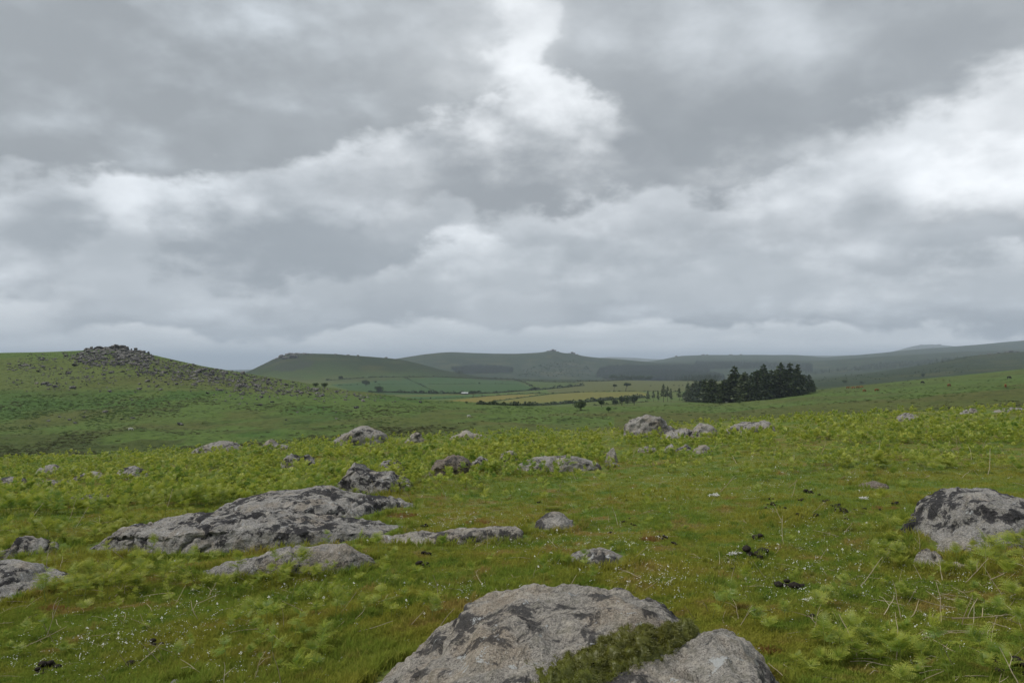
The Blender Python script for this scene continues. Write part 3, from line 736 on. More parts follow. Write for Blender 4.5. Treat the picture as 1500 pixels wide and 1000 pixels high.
class MB:
    """Mesh builder: quads/tris with a per-vertex 'tip' value and a material index per face."""
    def __init__(self): self.v, self.f, self.t, self.m = [], [], [], []
    def vert(self, p, t=0.): self.v.append(tuple(p)); self.t.append(t); return len(self.v) - 1
    def face(self, ids, mi=0): self.f.append(ids); self.m.append(mi)
    def tube(self, pts, rads, k=4, mi=0, t0=0., t1=0.):
        rings = []
        for i, (p, r) in enumerate(zip(pts, rads)):
            p = Vector(p); q = Vector(pts[min(i + 1, len(pts) - 1)]) - Vector(pts[max(i - 1, 0)])
            q = q.normalized() if q.length > 1e-9 else Vector((0, 0, 1))
            a = q.orthogonal().normalized(); b = q.cross(a)
            tt = t0 + (t1 - t0) * i / max(len(pts) - 1, 1)
            rings.append([self.vert(p + (a * math.cos(2 * math.pi * j / k) + b * math.sin(2 * math.pi * j / k)) * r, tt) for j in range(k)])
        for A, B in zip(rings, rings[1:]):
            for j in range(k): self.face((A[j], A[(j + 1) % k], B[(j + 1) % k], B[j]), mi)
        self.face(tuple(rings[-1]), mi)
    def mesh(self, name, mats, smooth=False):
        me = bpy.data.meshes.new(name); me.from_pydata(self.v, [], self.f)
        for m in mats: me.materials.append(m)
        me.polygons.foreach_set('material_index', self.m)
        me.polygons.foreach_set('use_smooth', [smooth] * len(self.f))
        add_f(me, 'tip', self.t); me.update(); return me
    def join(self, o, M):
        n = len(self.v)
        self.v += [tuple(M @ Vector(p)) for p in o.v]; self.t += o.t
        self.f += [tuple(i + n for i in f) for f in o.f]; self.m += o.m

def frond(seed, L=.26, pairs=10, lobes=5, curl=.5, width=.5, lod=False):
    """One blade of bracken along +X: arching rachis, paired pinnae cut into small leaflets, tip still curling."""
    rg = random.Random(seed); mb = MB()
    pts, tans = [], []
    ang, p = rg.uniform(.35, .6), Vector((0, 0, 0)); n = 14
    for i in range(n + 1):
        pts.append(p.copy()); tans.append(Vector((math.cos(ang), 0, math.sin(ang))))
        k = i / n; ang -= (.05 + curl * (.02 + .26 * max(0, k - .72))) * (1 + rg.uniform(-.2, .2))
        p = p + tans[-1] * (L / n)
    mb.tube(pts, [.0028 * (1 - .75 * i / n) for i in range(n + 1)], 3, 1, 0, .6)
    def leaf(base, d, up, l, w, tip):
        s = d.cross(up).normalized()
        a = mb.vert(base, tip); b = mb.vert(base + d * l * .45 + s * w - up * w * .15, tip); c = mb.vert(base + d * l - up * l * .12, min(1, tip + .1)); e = mb.vert(base + d * l * .45 - s * w - up * w * .15, tip)
        mb.face((a, b, c, e), 0)
    for j in range(pairs):
        k = (j + .8) / pairs
        idx = min(int(k * n), n - 1); fr = k * n - idx
        base = pts[idx].lerp(pts[idx + 1], fr); tan = tans[idx]; up = tan.cross(Vector((0, 1, 0))) * -1
        if up.z < 0 and k < .7: up = -up
        ln = width * L * (1 - k) ** .75 * (1.05 if j else .9) + .012
        if k > .85: ln *= .7
        for sgn in (-1, 1):
            d = (Vector((0, sgn, 0)) * .93 + tan * .45 + up * rg.uniform(-.15, .25)).normalized()
            droop = rg.uniform(.1, .5); l2 = ln * rg.uniform(.85, 1.1)
            if lod:
                leaf(base, d, up, l2, l2 * .2, k); continue
            nl = max(2, int(lobes * (1 - k * .5)))
            for q in range(nl):
                t = (q + .5) / nl
                b2 = base + d * (l2 * t) - up * (l2 * droop * t * t)
                wl = l2 * .20 * (1 - t * .72) + .003
                for s2 in (-1, 1):
                    dd = (d.cross(up) * s2 * .9 + d * .55 - up * rg.uniform(-.1, .3)).normalized()
                    leaf(b2, dd, up, wl * 1.05, wl * .46, k * .6 + .4 * t)
            leaf(base + d * l2 * .8 - up * (l2 * droop * .64), d, up, l2 * .28, l2 * .05, min(1, k + .3))
    return mb

FR = [frond(i, L=.24 + .03 * (i % 3), pairs=8 + i % 3, lobes=7, curl=.3 + .25 * (i % 4), width=.44 + .05 * (i % 3)) for i in range(6)]
FR_L = [frond(i, L=.25 + .03 * (i % 3), pairs=8, curl=.3 + .3 * (i % 3), width=.5, lod=True) for i in range(4)]
FR_ME = [f.mesh('frond', [M_FERN, M_STEM]) for f in FR]

def plant_layout(seed):
    """Stem height/lean and the placing of its blades: (z along stem, yaw, pitch, scale, variant)."""
    rg = random.Random(seed)
    h = rg.uniform(.13, .34); lean = (rg.uniform(-.05, .05), rg.uniform(-.05, .05))
    n = rg.choice([3, 4, 5, 5, 6]); bl = []
    a0 = rg.uniform(0, 6.28)
    for i in range(n):
        k = i / n
        z = h * (.62 + .38 * (i / max(n - 1, 1)))
        bl.append((z, a0 + i * 2.4 + rg.uniform(-.3, .3), rg.uniform(.35, 1.0) + .35 * k, (.78 - .3 * k) * rg.uniform(.75, 1.15), rg.randrange(6)))
    bl.append((h, a0 + 1, 1.35, .55 * rg.uniform(.8, 1.2), rg.randrange(6)))
    return h, lean, bl
def stem_pts(h, lean, n=5):
    return [(lean[0] * (i / n) ** 2, lean[1] * (i / n) ** 2, h * i / n - (.02 if i == 0 else 0)) for i in range(n + 1)]
def blade_matrix(h, lean, b):
    z, yaw, pit, s, v = b; k = z / h
    return Matrix.Translation((lean[0] * k * k, lean[1] * k * k, z)) @ Matrix.Rotation(yaw, 4, 'Z') @ Matrix.Rotation(-pit + .3, 4, 'Y') @ Matrix.Scale(s, 4)
LAY = [plant_layout(100 + i) for i in range(8)]
def joined(i, lod):
    h, lean, bl = LAY[i]; mb = MB()
    mb.tube(stem_pts(h, lean), [.0045, .0042, .004, .0035, .003, .0022], 4, 1)
    for b in bl:
        src = FR_L[b[4] % 4] if lod else FR[b[4]]
        mb.join(src, blade_matrix(h, lean, b))
    return mb.mesh('bracken', [M_FERN, M_STEM])
def coll(name, meshes):
    c = bpy.data.collections.new(name)
    for i, me in enumerate(meshes):
        o = bpy.data.objects.new('%s_%02d' % (name, i), me); c.objects.link(o)
    return c
C_FERN = coll('bracken_models', [joined(i, False) for i in range(8)])
C_FERN_L = coll('bracken_far_models', [joined(i, True) for i in range(8)])
STEM_ME = []
for h, lean, bl in LAY:
    mb = MB(); mb.tube(stem_pts(h, lean), [.0045, .0042, .004, .0035, .003, .0022], 5, 0); STEM_ME.append(mb.mesh('stem', [M_STEM], True))

# ---------------------------------------------------------------- scatter (geometry nodes) for stuff nobody could count
def scatter(name, P, rot, scl, ids, collection, label, cat):
    me = bpy.data.meshes.new(name); P = np.asarray(P, np.float32)
    me.vertices.add(len(P)); me.vertices.foreach_set('co', P.ravel())
    a = me.attributes.new('rot', 'FLOAT_VECTOR', 'POINT'); a.data.foreach_set('vector', np.asarray(rot, np.float32).ravel())
    a = me.attributes.new('scl', 'FLOAT_VECTOR', 'POINT')
    s = np.asarray(scl, np.float32); s = s if s.ndim == 2 else np.repeat(s[:, None], 3, 1)
    a.data.foreach_set('vector', s.ravel())
    a = me.attributes.new('pick', 'INT', 'POINT'); a.data.foreach_set('value', np.asarray(ids, np.int32))
    o = link(bpy.data.objects.new(name, me)); tag(o, label, cat, kind='stuff')
    ng = bpy.data.node_groups.new(name, 'GeometryNodeTree')
    ng.interface.new_socket('Geometry', in_out='INPUT', socket_type='NodeSocketGeometry')
    ng.interface.new_socket('Geometry', in_out='OUTPUT', socket_type='NodeSocketGeometry')
    N = ng.nodes.new; Lk = ng.links.new
    gi, go = N('NodeGroupInput'), N('NodeGroupOutput'); ip = N('GeometryNodeInstanceOnPoints')
    ci_ = N('GeometryNodeCollectionInfo'); ci_.inputs['Collection'].default_value = collection
    ci_.inputs['Separate Children'].default_value = True; ci_.inputs['Reset Children'].default_value = True
    def na(nm, ty):
        n = N('GeometryNodeInputNamedAttribute'); n.data_type = ty; n.inputs['Name'].default_value = nm; return n.outputs['Attribute']
    er = N('FunctionNodeEulerToRotation'); Lk(na('rot', 'FLOAT_VECTOR'), er.inputs[0])
    Lk(gi.outputs[0], ip.inputs['Points']); Lk(ci_.outputs[0], ip.inputs['Instance'])
    ip.inputs['Pick Instance'].default_value = True
    Lk(na('pick', 'INT'), ip.inputs['Instance Index']); Lk(er.outputs[0], ip.inputs['Rotation']); Lk(na('scl', 'FLOAT_VECTOR'), ip.inputs['Scale'])
    Lk(ip.outputs[0], go.inputs[0])
    md = o.modifiers.new('scatter', 'NODES'); md.node_group = ng
    return o
def rand_rot(n, tilt=.15, rg=RNG):
    return np.stack([rg.normal(0, tilt, n), rg.normal(0, tilt, n), rg.uniform(0, 6.283, n)], 1)

# --- keep plants off the rocks: distance to rock bodies seen from above, on a fine plan grid
CELL = .06
OCC = {}
gx0, gy0, gx1, gy1 = -30, 1.5, 30, 46
onx, ony = int((gx1 - gx0) / CELL), int((gy1 - gy0) / CELL)
occ = np.zeros((onx, ony), np.float32)
for (cx_, cy_, hw, hd, V) in ROCKS:
    # sample the rock densely by its vertices plus face midpoints
    g = H(V[:, 0], V[:, 1]); hgt = V[:, 2] - g
    ix = ((V[:, 0] - gx0) / CELL).astype(int); iy = ((V[:, 1] - gy0) / CELL).astype(int)
    ok = (hgt > .015) & (ix > 2) & (ix < onx - 3) & (iy > 2) & (iy < ony - 3)
    spread = 1 if hw < 1 else 2
    for ddx in range(-spread, spread + 1):
        for ddy in range(-spread, spread + 1): np.maximum.at(occ, (ix[ok] + ddx, iy[ok] + ddy), hgt[ok])
def on_rock(P):
    ix = np.clip(((P[:, 0] - gx0) / CELL).astype(int), 0, onx - 1); iy = np.clip(((P[:, 1] - gy0) / CELL).astype(int), 0, ony - 1)
    return occ[ix, iy] > .02

def gauss(px, py, x, y, sx, sy): return np.exp(-((px - x) / sx) ** 2 - ((py - y) / sy) ** 2)
def near_hit(px, py):
    P = hit(px, py); far = P[:, 1] > 44
    P[far, 1] = 60.0; return P

# bracken cover in ground terms, read off the photo
def cover(px, py):
    edge = col(px, [(-300, 770), (0, 760), (230, 745), (420, 735), (600, 712), (750, 697), (900, 690), (1100, 690), (1250, 690), (1400, 690), (1800, 700)])
    dense = sstep(edge + 26, edge - 22, py) * col(px, [(-300, 1), (600, 1), (800, .9), (1000, .75), (1200, .7), (1350, .6), (1800, .6)])
    dense = dense * np.where((px > 880) & (py > 655), .60 - .2 * sstep(670, 700, py), 1.0)
    c = dense
    for g in [(60, 800, 120, 45, .55), (170, 780, 60, 30, .6), (230, 820, 80, 34, .85), (330, 796, 110, 10, .8), (250, 800, 60, 14, .8), (150, 860, 90, 34, .85), (330, 850, 90, 22, .7), (430, 845, 70, 14, .8), (540, 815, 40, 10, .5), (40, 910, 60, 40, .5), (60, 880, 40, 20, .6), (460, 800, 60, 10, .3),
              (560, 890, 60, 40, .34), (640, 930, 50, 30, .34), (520, 970, 70, 40, .40), (400, 930, 60, 40, .22), (250, 940, 60, 40, .2), (700, 850, 40, 20, .2), (600, 800, 80, 12, .25), (500, 900, 60, 30, .3),
              (1318, 765, 36, 30, 1.0), (1395, 800, 50, 20, .25), (1460, 800, 50, 14, .4), (1440, 840, 80, 30, .65), (1490, 900, 50, 50, .6), (1350, 840, 60, 30, .45), (1290, 965, 80, 36, .5), (1420, 980, 100, 40, .6), (1220, 900, 50, 30, .3), (1080, 905, 40, 16, .5), (1250, 940, 40, 20, .6),
              (850, 770, 50, 14, .5), (900, 800, 40, 14, .3), (980, 780, 60, 20, .25), (700, 740, 90, 18, .35), (1000, 740, 160, 20, .22), (1180, 760, 90, 30, .15), (820, 850, 60, 16, .22)]:
        c = np.maximum(c, g[4] * gauss(px, py, *g[:4]))
    return np.clip(c, 0, 1)
n = 130000
px = RNG.uniform(-420, 1920, n); py = 588 + (1065 - 588) * RNG.uniform(0, 1, n) ** 1.75
P = near_hit(px, py)
clump = fbm(P[:, 0] * 1.1, P[:, 1] * 1.1, oct=2) * .8 + fbm(P[:, 0] * .3 + 8, P[:, 1] * .3, oct=2) * .5
cv = cover(px, py); pxk0 = px
prob = cv * np.clip(.62 + .9 * clump, .05, 1) * np.where(P[:, 1] < 12, np.where(pxk0 < 620, .17, .09), 1.0)
keep = (RNG.uniform(0, 1, n) < prob) & ~on_rock(P) & (P[:, 1] > 2.6) & (P[:, 1] < 43) & ((np.abs(px - 800) > 330) | (py < 930))
P, cvk, pxk, pyk = P[keep], cv[keep], px[keep], py[keep]
order = np.argsort(P[:, 1]); P, cvk, pxk, pyk = P[order], cvk[order], pxk[order], pyk[order]
P[:, 2] -= .01
nf = len(P); print('bracken plants', nf)
frot = rand_rot(nf, .12); fscl = RNG.uniform(.42, 1.0, nf) * np.where(P[:, 1] < 12, .95, 1.0); fid = RNG.integers(0, 8, nf)
fscl *= np.where(cvk > .5, 1.12, .85) * np.where(P[:, 1] < 9, .82, 1.0)

LMARK = [('flat black lichened slab at the left edge', 60, 860), ('low whitish slab', 420, 815), ('long layered outcrop', 380, 765), ('thin pale rib of rock', 670, 782), ('small moss rimmed rock', 815, 760),
         ('low triangular rock', 875, 810), ('large streaked boulder at right', 1420, 770), ('small round speckled rock', 1405, 800), ('largest mossy boulder', 720, 960), ('smaller domed boulder', 1060, 975),
         ('flat little stone at right', 1404, 835), ('rounded pale cobble at bottom left', 255, 1000), ('peaked grey rock', 540, 700), ('low reddish stone', 1280, 710), ('bent pale stalk by the dung', 1262, 862),
         ('long straw coloured stalk at right', 1400, 912), ('bottom right corner', 1490, 995), ('dead stalk standing at lower left', 70, 935), ('white scrap at lower right', 1186, 886)]
def where_label(x, y, s):
    d = [math.hypot((x - a), (y - b) * 1.6) for _, a, b in LMARK]; k = min(range(len(d)), key=lambda i: d[i]); nm, a, b = LMARK[k]
    size = 'tall' if s > .78 else 'small' if s < .56 else 'young'
    dxx, dyy = x - a, (y - b) * 1.6
    rel = ('right of' if dxx > 0 else 'left of') if abs(dxx) > abs(dyy) else ('in front of' if dyy > 0 else 'behind')
    if d[k] > 90: rel = 'some way ' + rel
    return '%s bracken fern %s the %s' % (size, rel, nm), 'bracken %s the %s' % (rel, nm)
vis = np.where((pxk > -15) & (pxk < 1515) & (pyk < 1060))[0][:300]
ind = np.zeros(nf, bool); ind[vis] = True
for i in vis:
    k = int(fid[i]); h, lean, bl = LAY[k]
    e = empty('bracken_fern', P[i]); e.rotation_euler = frot[i]; e.scale = (fscl[i],) * 3
    lab, grp = where_label(pxk[i], pyk[i], fscl[i]); tag(e, lab, 'fern', grp)
    link(bpy.data.objects.new('stem', STEM_ME[k]), e)
    for b in bl:
        o = link(bpy.data.objects.new('frond', FR_ME[b[4]]), e); o.matrix_local = blade_matrix(h, lean, b)
nr = (~ind) & (P[:, 1] < 13)
scatter('bracken_undergrowth', P[nr], frot[nr], fscl[nr], fid[nr], C_FERN, 'more young bracken scattered across the near turf', 'bracken')
fr_ = (~ind) & (P[:, 1] >= 13)
scatter('bracken_stand', P[fr_], frot[fr_], fscl[fr_] * RNG.uniform(.5, .95, fr_.sum()), fid[fr_], C_FERN_L, 'dense yellow green stand of bracken covering the moor up to the crest', 'bracken')
FERN_P = P

# --- turf blades
def tuft(seed, nb=16, h=.045, spread=.035, w=.0022):
    rg = random.Random(seed); mb = MB()
    for _ in range(nb):
        a = rg.uniform(0, 6.28); r = spread * math.sqrt(rg.random()); x, y = r * math.cos(a), r * math.sin(a)
        l = h * rg.uniform(.45, 1.15); b = rg.uniform(0, 6.28); bend = rg.uniform(.2, .9) * l
        d = Vector((math.cos(b), math.sin(b), 0)); s = Vector((-math.sin(b + rg.uniform(-1, 1)), math.cos(b), 0)) * w
        p0 = Vector((x, y, -.006)); p1 = p0 + Vector((0, 0, l * .6)) + d * bend * .35; p2 = p0 + Vector((0, 0, l)) + d * bend
        ids = [mb.vert(p0 - s), mb.vert(p0 + s), mb.vert(p1 + s * .8), mb.vert(p1 - s * .8), mb.vert(p2, 1)]
        mb.face((ids[0], ids[1], ids[2], ids[3])); mb.face((ids[3], ids[2], ids[4]))
    return mb.mesh('grass_tuft', [M_BLADE])
C_TUFT = coll('tuft_models', [tuft(i, 22, .019 + .004 * (i % 3), .048) for i in range(5)] + [tuft(9, 14, .055, .03), tuft(10, 12, .075, .03)])
n = 190000
px = RNG.uniform(-260, 1760, n); py = 600 + (1075 - 600) * RNG.uniform(0, 1, n) ** .62
P = near_hit(px, py)
rough = fbm(P[:, 0] * .6 + 5, P[:, 1] * .6, oct=3)
keep = ~on_rock(P) & (P[:, 1] > 2.4) & (P[:, 1] < 40)
P, rough = P[keep], rough[keep]; m = len(P)
ids = np.where(RNG.uniform(0, 1, m) < np.clip(.05 + .18 * rough, .01, .2), RNG.integers(5, 7, m), RNG.integers(0, 5, m))
near_rock = on_rock(P + np.array([0, .13, 0])) | on_rock(P + np.array([.13, 0, 0])) | on_rock(P - np.array([.13, 0, 0])) | on_rock(P - np.array([0, .10, 0]))
ids = np.where(near_rock & (RNG.uniform(0, 1, m) < .75), RNG.integers(5, 7, m), ids)
sc_ = RNG.uniform(.7, 1.2, m) * (1 + .05 * np.clip(P[:, 1] - 5, 0, 20)) * np.where(near_rock, 1.25, 1.0)
scatter('turf', P, rand_rot(m, .2), sc_, ids, C_TUFT, 'short cropped moorland turf with olive and straw patches', 'grass')

# --- small white bedstraw flowers in drifts
def flower(seed):
    rg = random.Random(seed); mb = MB()
    for _ in range(4 + seed % 3):
        a, r = rg.uniform(0, 6.28), rg.uniform(0, .02); c = Vector((r * math.cos(a), r * math.sin(a), rg.uniform(.02, .05))); q = rg.uniform(.0025, .0045)
        nrm = Vector((rg.uniform(-.5, .5), rg.uniform(-.9, .2), 1)).normalized(); s = nrm.orthogonal().normalized(); t = nrm.cross(s)
        mb.face([mb.vert(c + (s * math.cos(k * 1.571) + t * math.sin(k * 1.571)) * q) for k in range(4)])
    return mb.mesh('flower_head', [M_PETAL])
C_FLOW = coll('flower_models', [flower(i) for i in range(4)])
drifts = [(880, 800, 60, 30, 330), (930, 830, 70, 30, 260), (700, 765, 90, 12, 200), (610, 775, 60, 14, 120), (1200, 790, 80, 40, 260), (1260, 830, 90, 40, 260), (1150, 860, 90, 40, 180), (1330, 900, 110, 50, 280), (230, 930, 90, 30, 320), (320, 880, 90, 30, 160), (90, 960, 90, 40, 220), (480, 860, 90, 30, 150), (1080, 700, 180, 24, 260), (1250, 690, 160, 22, 200), (760, 800, 60, 20, 120), (690, 870, 60, 20, 120), (1100, 830, 70, 30, 120), (350, 980, 60, 20, 90), (900, 720, 200, 30, 260), (1430, 830, 60, 30, 130), (980, 860, 60, 20, 100), (760, 1000, 500, 120, 300)]
pp = np.concatenate([np.stack([RNG.normal(a, c * .7, k), RNG.normal(b, d * .7, k)], 1) for a, b, c, d, k in [(q[0], q[1], q[2], q[3], int(q[4] * .6)) for q in drifts]])
pp = pp[pp[:, 1] > 660]
P = near_hit(pp[:, 0], pp[:, 1]); P = P[~on_rock(P) & (P[:, 1] > 2.6)]; m = len(P)
scatter('bedstraw_flowers', P, rand_rot(m, .1), RNG.uniform(.7, 1.3, m) * (1 + .05 * np.clip(P[:, 1] - 5, 0, 20)), RNG.integers(0, 4, m), C_FLOW, 'tiny white flowers dotted in drifts over the turf', 'flowers')

# --- dead bracken stalks lying about
def stalk(seed):
    rg = random.Random(seed); mb = MB(); p = Vector((0, 0, .01)); d = Vector((1, 0, rg.uniform(-.02, .12))); pts = []
    n = 7; L = rg.uniform(.16, .34)
    for i in range(n):
        pts.append(p.copy()); d = (d + Vector((0, rg.uniform(-.22, .22), rg.uniform(-.12, .10)))).normalized(); p = p + d * L / n; p.z = max(p.z, .004)
    mb.tube(pts, [.0034 - .0003 * i for i in range(n)], 4)
    if seed % 2:
        q = pts[3]; mb.tube([q, q + Vector((.03, .05 * (1 if seed % 4 == 1 else -1), .02)), q + Vector((.05, .09 * (1 if seed % 4 == 1 else -1), .01))], [.002, .0017, .001], 3)
    return mb.mesh('dead_stalk', [M_STRAW])
ST = [stalk(i) for i in range(8)]
C_STALK = coll('stalk_models', ST)
n = 3600
px = RNG.uniform(-60, 1560, n); py = 615 + 455 * RNG.uniform(0, 1, n) ** 1.1
w = .25 + cover(px, py) * .6 + gauss(px, py, 1420, 900, 110, 60) + gauss(px, py, 200, 860, 150, 50) + gauss(px, py, 1450, 650, 80, 30)
k = RNG.uniform(0, 1.2, n) < w; P = near_hit(px[k], py[k]); P = P[~on_rock(P) & (P[:, 1] > 2.8)]; m = len(P)
rr = rand_rot(m, .12); up_ = RNG.uniform(0, 1, m) < np.where(P[:, 1] > 11, .7, .2); rr[up_, 1] -= RNG.uniform(.6, 1.3, up_.sum())
scatter('dead_bracken_litter', P, rr, RNG.uniform(.5, 1.1, m) * np.where(P[:, 1] > 11, 1.35, 1.0), RNG.integers(0, 8, m), C_STALK, 'bleached dead bracken stalks strewn in the grass', 'dead stalks')
for i, (x, y, a, s, lab) in enumerate([(1450, 855, .2, 1.3, 'bleached dead stalk leaning in the grass at the far right, longest there'), (1395, 912, .1, 1.5, 'long straw coloured stalk lying flat near the right edge'), (1262, 862, 1.2, 1.0, 'bent pale stalk beside dung on the right turf'),
        (365, 840, .5, 1.3, 'pale dead stalk crossing the low whitish slab'), (185, 845, .9, 1.3, 'dead stalk standing up left of the low whitish slab'), (70, 935, 1.5, 1.0, 'short dead stalk standing in turf at lower left'),
        (945, 868, .9, .9, 'dry twig rising behind the largest boulder'), (730, 800, 1.3, .7, 'short white stalk sticking up right of the thin pale rib'), (640, 760, -.2, 1.2, 'pale bent stalk lying across the turf beside the long outcrop')]):
    p = hit(x, y)[0]; o = link(bpy.data.objects.new('dead_stalk', ST[i % 8])); o.location = p + np.array([0, 0, .015]); o.scale = (s,) * 3
    o.rotation_euler = (0, -a * .7, RNG.uniform(-.6, .6)); tag(o, lab, 'stalk', 'single dead stalks')
# ---------------------------------------------------------------- moss cushion on the largest boulder, turf debris
def bvh_of(o):
    me = o.data; return BVHTree.FromPolygons([v.co for v in me.vertices], [tuple(p.vertices) for p in me.polygons])
def rock_hit(trees, px, py):
    u, v = ray(px, py); d = Vector((float(u), 1, float(v))).normalized(); best = None
    for t in trees:
        h = t.ray_cast(Vector((0, 0, CAM_H)), d)
        if h[0] is not None and (best is None or h[3] < best[3]): best = h
    return best
bt = bvh_of(big_boulder)
line = [(800, 1030, 60), (845, 994, 48), (880, 970, 38), (920, 952, 32), (965, 939, 24), (1000, 926, 17), (1020, 914, 9)]
lp = np.array(line, float); ns_, nt2 = 120, 34
tt = np.linspace(0, len(line) - 1, ns_)
lx, ly, lw = (np.interp(tt, np.arange(len(line)), lp[:, i]) for i in range(3))
tx, ty = np.gradient(lx), np.gradient(ly); nl = np.hypot(tx, ty); nx_, ny_ = -ty / nl, tx / nl
V = []; THK = []
for i in range(ns_):
    for j in range(nt2):
        w = (j / (nt2 - 1) * 2 - 1)
        x, y = lx[i] + nx_[i] * w * lw[i], ly[i] + ny_[i] * w * lw[i]
        wob = 1 + .3 * float(fbm(np.array([lx[i] * .03]), np.array([w * 2.]), oct=2)[0])
        x, y = lx[i] + nx_[i] * w * lw[i] * wob, ly[i] + ny_[i] * w * lw[i] * wob
        h = rock_hit([bt], x, y)
        if h is None:
            V.append(V[-1] if V else Vector((0, 3.5, 0))); THK.append(-1); continue
        ed = max(0.0, 1 - w * w) ** .7 * min(1, i / 8, (ns_ - 1 - i) / 8)
        th = .030 * (ed - .30) * (1 + .9 * float(fbm(np.array([x * .05]), np.array([y * .07]), oct=3)[0])) + .014 * float(fbm(np.array([x * .16]), np.array([y * .2]), oct=2)[0]) - .003
        THK.append(th); V.append(h[0] + h[1] * th + Vector((0, 0, th * .5)))
V = np.array([tuple(v) for v in V])
me = mesh_np('moss', V, grid_faces(ns_, nt2), [M_MOSS])
moss = link(bpy.data.objects.new('moss', me), big_boulder); tag(moss, 'olive green moss cushion in the cleft')
# fuzz of moss shoots on the cushion
mb = MB(); rg = random.Random(4); N = np_normals(V, ns_, nt2)
if N[:, 2].mean() < 0: N = -N
for _ in range(60000):
    k = rg.randrange(len(V))
    if THK[k] < -.004: continue
    p = Vector(V[k]) + Vector((rg.gauss(0, .007), rg.gauss(0, .007), rg.gauss(0, .003))); n_ = Vector(N[k])
    d = (n_ + Vector((rg.gauss(0, .5), rg.gauss(0, .5), rg.gauss(0, .3)))).normalized(); l = rg.uniform(.004, .011)
    s = d.orthogonal().normalized() * .0013
    mb.face((mb.vert(p - s), mb.vert(p + s), mb.vert(p + d * l, 1)))
fz = link(bpy.data.objects.new('moss_shoots', mb.mesh('moss_shoots', [M_MOSS])), moss); tag(fz, kind='stuff')

def mat_plain(name, c, rough=.9, var=.5, scale=30.):
    m, nt, b = new_mat(name); p = pos(nt); f = noise(nt, p, scale, 4, .6)
    setc(nt, b, mixc(nt, f.step(.3, .7), tuple(x * (1 - var) for x in c), c)); b.inputs['Roughness'].default_value = rough; b.inputs['Specular IOR Level'].default_value = .15
    bump(nt, b, f, .6, .01); return m
M_DUNG = mat_plain('dung', (0.030, .024, .018), .8, .6, 60)
M_FLUFF = mat_plain('wool', (0.82, .80, .76), 1., .15, 90)
M_RUST = mat_leaf('rust_moss', [(0.27, .14, .045), (0.33, .19, .06), (0.22, .13, .04)], None, .1)
def ico(sub=2):
    bm = bmesh.new(); bmesh.ops.create_icosphere(bm, subdivisions=sub, radius=1); V = np.array([v.co[:] for v in bm.verts]); Fc = np.array([[v.index for v in f.verts] for f in bm.faces]); bm.free(); return V, Fc
IV2, IF2 = ico(2); IV1, IF1 = ico(1); IV3, IF3 = ico(3)
def dung_mesh(seed, n):
    rg = np.random.default_rng(seed); VV, FF = [], []
    for i in range(n):
        r = rg.uniform(.012, .024); V = IV2 * np.array([r * rg.uniform(1, 1.5), r, r * .75]); V = V * (1 + .16 * fbm(V[:, 0] * 60 + i, V[:, 1] * 60, V[:, 2] * 60, 2))[:, None]
        a, d = rg.uniform(0, 6.28), (0 if i == 0 else rg.uniform(.008, .03) * math.sqrt(n))
        V = V + np.array([d * math.cos(a), d * math.sin(a), r * .6 + (.018 if (i > n * .6 and n > 3) else 0)]); FF.append(IF2 + len(VV) * len(IV2)); VV.append(V)
    return mesh_np('dung', np.concatenate(VV), np.concatenate(FF), [M_DUNG])
DM = [dung_mesh(i, k) for i, k in enumerate((4, 7, 2, 9, 3, 1))]
dung_at = [(1113, 788, 2.4, 0, 'shiny black dung lump on open turf, upper of the two largest'), (1109, 814, 2.4, 1, 'shiny black dung lump on open turf, lower of the two largest'),
    (1160, 862, 1.9, 1, 'black dung pile on turf left of the white scrap at lower right'), (1242, 858, 1.6, 0, 'black dung pile right of the white scrap at lower right'), (628, 813, 1.7, 0, 'dark dung lump on turf below the thin pale rib'), (618, 772, 1.5, 0, 'dark dung lump on the turf above the thin pale rib'),
    (622, 830, 1.6, 3, 'broken dung heap lowest on turf below the thin pale rib'), (67, 984, 1.7, 3, 'black dung pile near the bottom left corner'), (224, 946, 1.1, 1, 'small dung pile on turf at lower left, upper one'), (200, 972, 1.1, 3, 'small dung pile on turf at lower left, lower one'),
    (1275, 935, 1.0, 4, 'small dung lump in the turf at lower right'), (1482, 985, 2.0, 3, 'dark dung pile at the bottom right edge'), (990, 799, 1.3, 0, 'dung lump right of the small rusty moss patch'), (968, 789, 1.1, 3, 'dung on the small rusty moss patch'),
    (1190, 904, 1.0, 4, 'small dung lump in turf behind the smaller domed boulder')]
cl1 = [(1175, 733), (1186, 722), (1200, 726), (1212, 735), (1230, 750), (1238, 752), (1252, 748), (1150, 745), (1122, 745), (1130, 740), (1290, 748), (1310, 738), (1300, 742), (1195, 756), (1172, 756), (1142, 742), (1240, 762), (1132, 732), (1268, 746), (1225, 742)]
cl2 = [(1068, 822), (1075, 828), (1082, 833), (1090, 836), (1072, 835), (1096, 838), (1078, 816)]
cl3 = [(915, 765), (922, 760), (931, 770), (925, 768), (940, 782), (895, 781), (1128, 802), (918, 733), (790, 736)]
for (x, y) in cl1: dung_at.append((x, y, RNG.uniform(.9, 1.6), int(RNG.integers(0, 6)), 'scattered black dung on the turf left of the large streaked boulder'))
for (x, y) in cl2: dung_at.append((x, y, RNG.uniform(.7, 1.0), int(RNG.integers(3, 6)), 'crumbled dung trail beside the long white scrap on the turf'))
for (x, y) in cl3: dung_at.append((x, y, RNG.uniform(.7, 1.1), int(RNG.integers(0, 6)), 'little dark dung on turf right of the small moss rimmed rock'))
da = np.array([d[:2] for d in dung_at], float); dp = hit(da[:, 0], da[:, 1])
